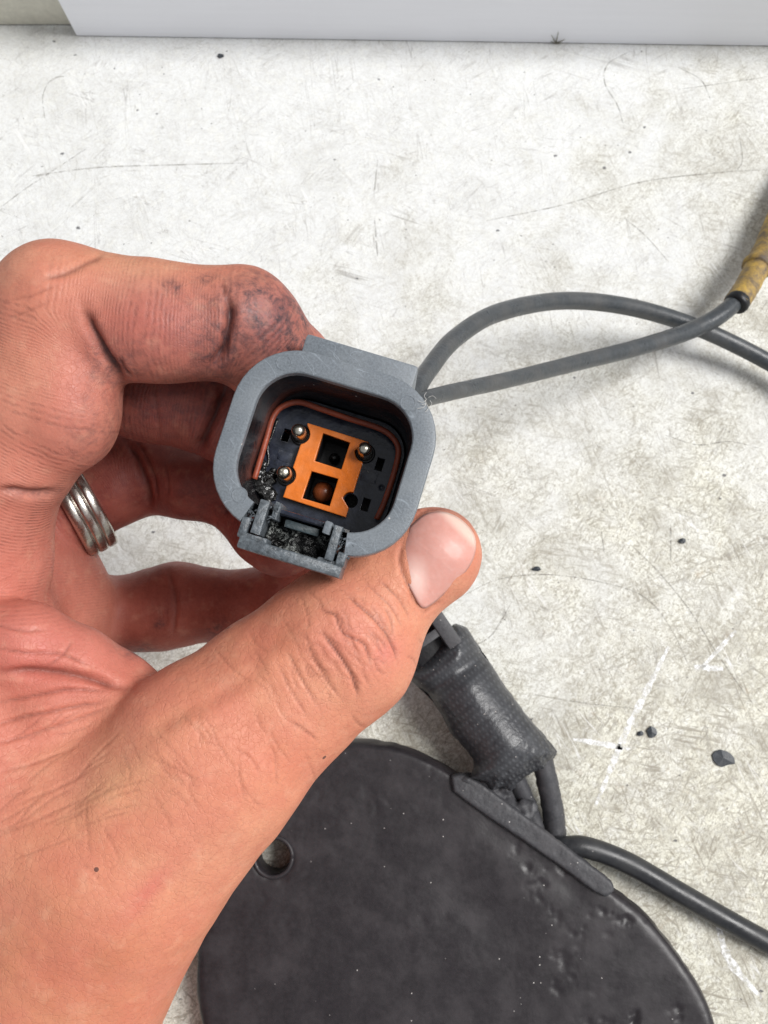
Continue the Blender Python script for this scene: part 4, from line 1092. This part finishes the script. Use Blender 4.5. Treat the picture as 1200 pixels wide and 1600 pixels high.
tag(hand, "left hand with grimy fingers pinching the grey plug between thumb and fingers", "hand")

# thumbnail: a curved plate laid over the tip
nail_px = catmull([(640, 822), (630, 850), (627, 876), (633, 902), (645, 928), (660, 950), (676, 944), (705, 918), (732, 888), (743, 862), (742, 838), (730, 820), (712, 806), (690, 799), (664, 803), (640, 822)], 6)[:-1]
tj = CH['thumb']['j']
def thumb_depth(x, y):
    """depth of the thumb's skin along a line of sight"""
    d = np.full(x.shape, 128.0); rx, ry = (x-600)/FPX, -(y-800)/FPX
    for _ in range(60):
        f = np.full(x.shape, BIG)
        for a, b in zip(tj[:-1], tj[1:]): f = smin(f, sd_bone(rx*d, ry*d, d, a, b, CH['thumb']['s'])[0], 2.2)
        for e in PADS['thumb']: f = smin(f, sd_ell(rx*d, ry*d, d, e), 4.0)
        d = np.minimum(d+np.clip(f, -1, 6)*.7, 175)
    return d
nc = nail_px.mean(0); rings = 16; vs = []; nn = len(nail_px)
for k in range(1, rings+1):
    vs.append(nc+(nail_px-nc)*(k/rings))
gx = np.vstack([nc[None]]+vs); sd_ = thumb_depth(gx[:, 0], gx[:, 1])
kk = np.concatenate([[0]]+[np.full(nn, k/rings) for k in range(1, rings+1)])
# fit a smooth saddle-free quadric so that the plate is even, then lift it just over the skin
ua = np.array([.70, -.71]); va = np.array([.71, .70]); U_, V_ = (gx-nc)@ua/60, (gx-nc)@va/60
Am = np.stack([np.ones_like(U_), U_, V_, U_*U_, U_*V_, V_*V_, V_**4, U_**3], 1); mfit = kk < .93
co = np.linalg.lstsq(Am[mfit], sd_[mfit], rcond=None)[0]; nd_ = np.minimum(Am@co, sd_+.15)-.32+.5*kk**10
nv = np.stack([(gx[:, 0]-600)/FPX*nd_, -(gx[:, 1]-800)/FPX*nd_, nd_], 1)
nf = [(0, 1+(i+1) % nn, 1+i) for i in range(nn)]
for k in range(rings-1):
    a, b = 1+k*nn, 1+(k+1)*nn
    nf += [(a+i, a+(i+1) % nn, b+(i+1) % nn, b+i) for i in range(nn)]
nail = mesh_obj("thumbnail", to_world(nv)-base, nf, M['nail']); nail.parent = hand; fix_normals(nail)
sm = nail.modifiers.new("thick", 'SOLIDIFY'); sm.thickness = .0006; sm.offset = -1
nt_ = np.tile(lin(204, 146, 134), (len(gx), 1))
lun = np.clip(1-np.hypot((gx[:, 0]-648)/26, (gx[:, 1]-905)/44), 0, 1)[:, None]; nt_ = nt_*(1-lun*.8)+lin(236, 206, 196)*lun*.8
tipk = np.clip((U_*60-46)/10, 0, 1)[:, None]; nt_ = nt_*(1-tipk*.6)+lin(236, 212, 196)*tipk*.6
put_attr(nail.data, 'tone', nt_)

# ring on the ring finger
rc = V(124, 790, 190.4); axd = V(205, 748, 195)-V(0, 850, 185); axd /= np.linalg.norm(axd)
axw = axd @ R3; cw = to_world(rc); RS = 1.09
tmp = np.cross(axw, [0, 0, 1]); tmp /= np.linalg.norm(tmp); bn = np.cross(axw, tmp)
prof = [(-3.1, 9.4), (-3.05, 9.9), (-2.6, 10.25), (-1.5, 10.35), (-1.15, 10.25), (-.95, 9.95), (-.75, 10.25), (-.4, 10.4), (.5, 10.4), (.85, 10.25), (1.05, 9.95), (1.25, 10.25), (1.6, 10.35), (2.6, 10.25), (3.05, 9.9), (3.1, 9.4)]
vs, fs = [], []; ns = 72
for z, r in prof:
    for k in range(ns):
        a = 2*math.pi*k/ns; vs.append(cw+axw*z*1.12+r*RS*(math.cos(a)*tmp+math.sin(a)*bn))
m_ = len(prof)
for i in range(m_):
    for k in range(ns):
        j = (i+1) % m_; fs.append((i*ns+k, i*ns+(k+1) % ns, j*ns+(k+1) % ns, j*ns+k))
ro = fix_normals(mesh_obj("finger_ring", vs, fs, M['ring'], origin=cw)); auto_smooth(ro, 60)
tag(ro, "dull silver grooved ring worn on the hand's ring finger", "ring")

# fine hairs on the wrist side, the web and the edge of the ring finger
hr = np.random.RandomState(9); parts = []
idx_ring = np.nonzero((ws['ring'] > .9) & (pxv > 238) & (pxv < 350) & (pyv > 800) & (P[:, 2] < 196))[0]
idx_edge = np.nonzero((ws['little'] > .9) & (pyv < 905) & (pxv > 180) & (pxv < 420) & (P[:, 2] < 208))[0]
for ids, n, L0, flow in ((idx_ring, 80, 1.6, np.array([.4, -.9, -.1])), (idx_edge, 40, 1.2, np.array([.5, .8, -.1]))):
    if len(ids) == 0: continue
    for i in hr.choice(ids, n):
        p0_ = P[i]; d = flow+.35*hr.randn(3); d -= N[i]*(d@N[i])*.7; d = d/np.linalg.norm(d)+.35*N[i]; L = L0*(.5+.8*hr.rand()); side = .25*hr.randn(3)
        pth = to_world(np.array([p0_, p0_+d*L*.5+side*.4, p0_+d*L-N[i]*L*.18+side]))
        parts.append(tube(catmull(pth, 3), np.linspace(.022, .008, 7), 4))
v, f = join_vf(parts); ho = mesh_obj("hair", v-base, f, plastic("brown_body_hair", (.10, .055, .03), .5)); ho.parent = hand; tag(ho, kind='stuff')
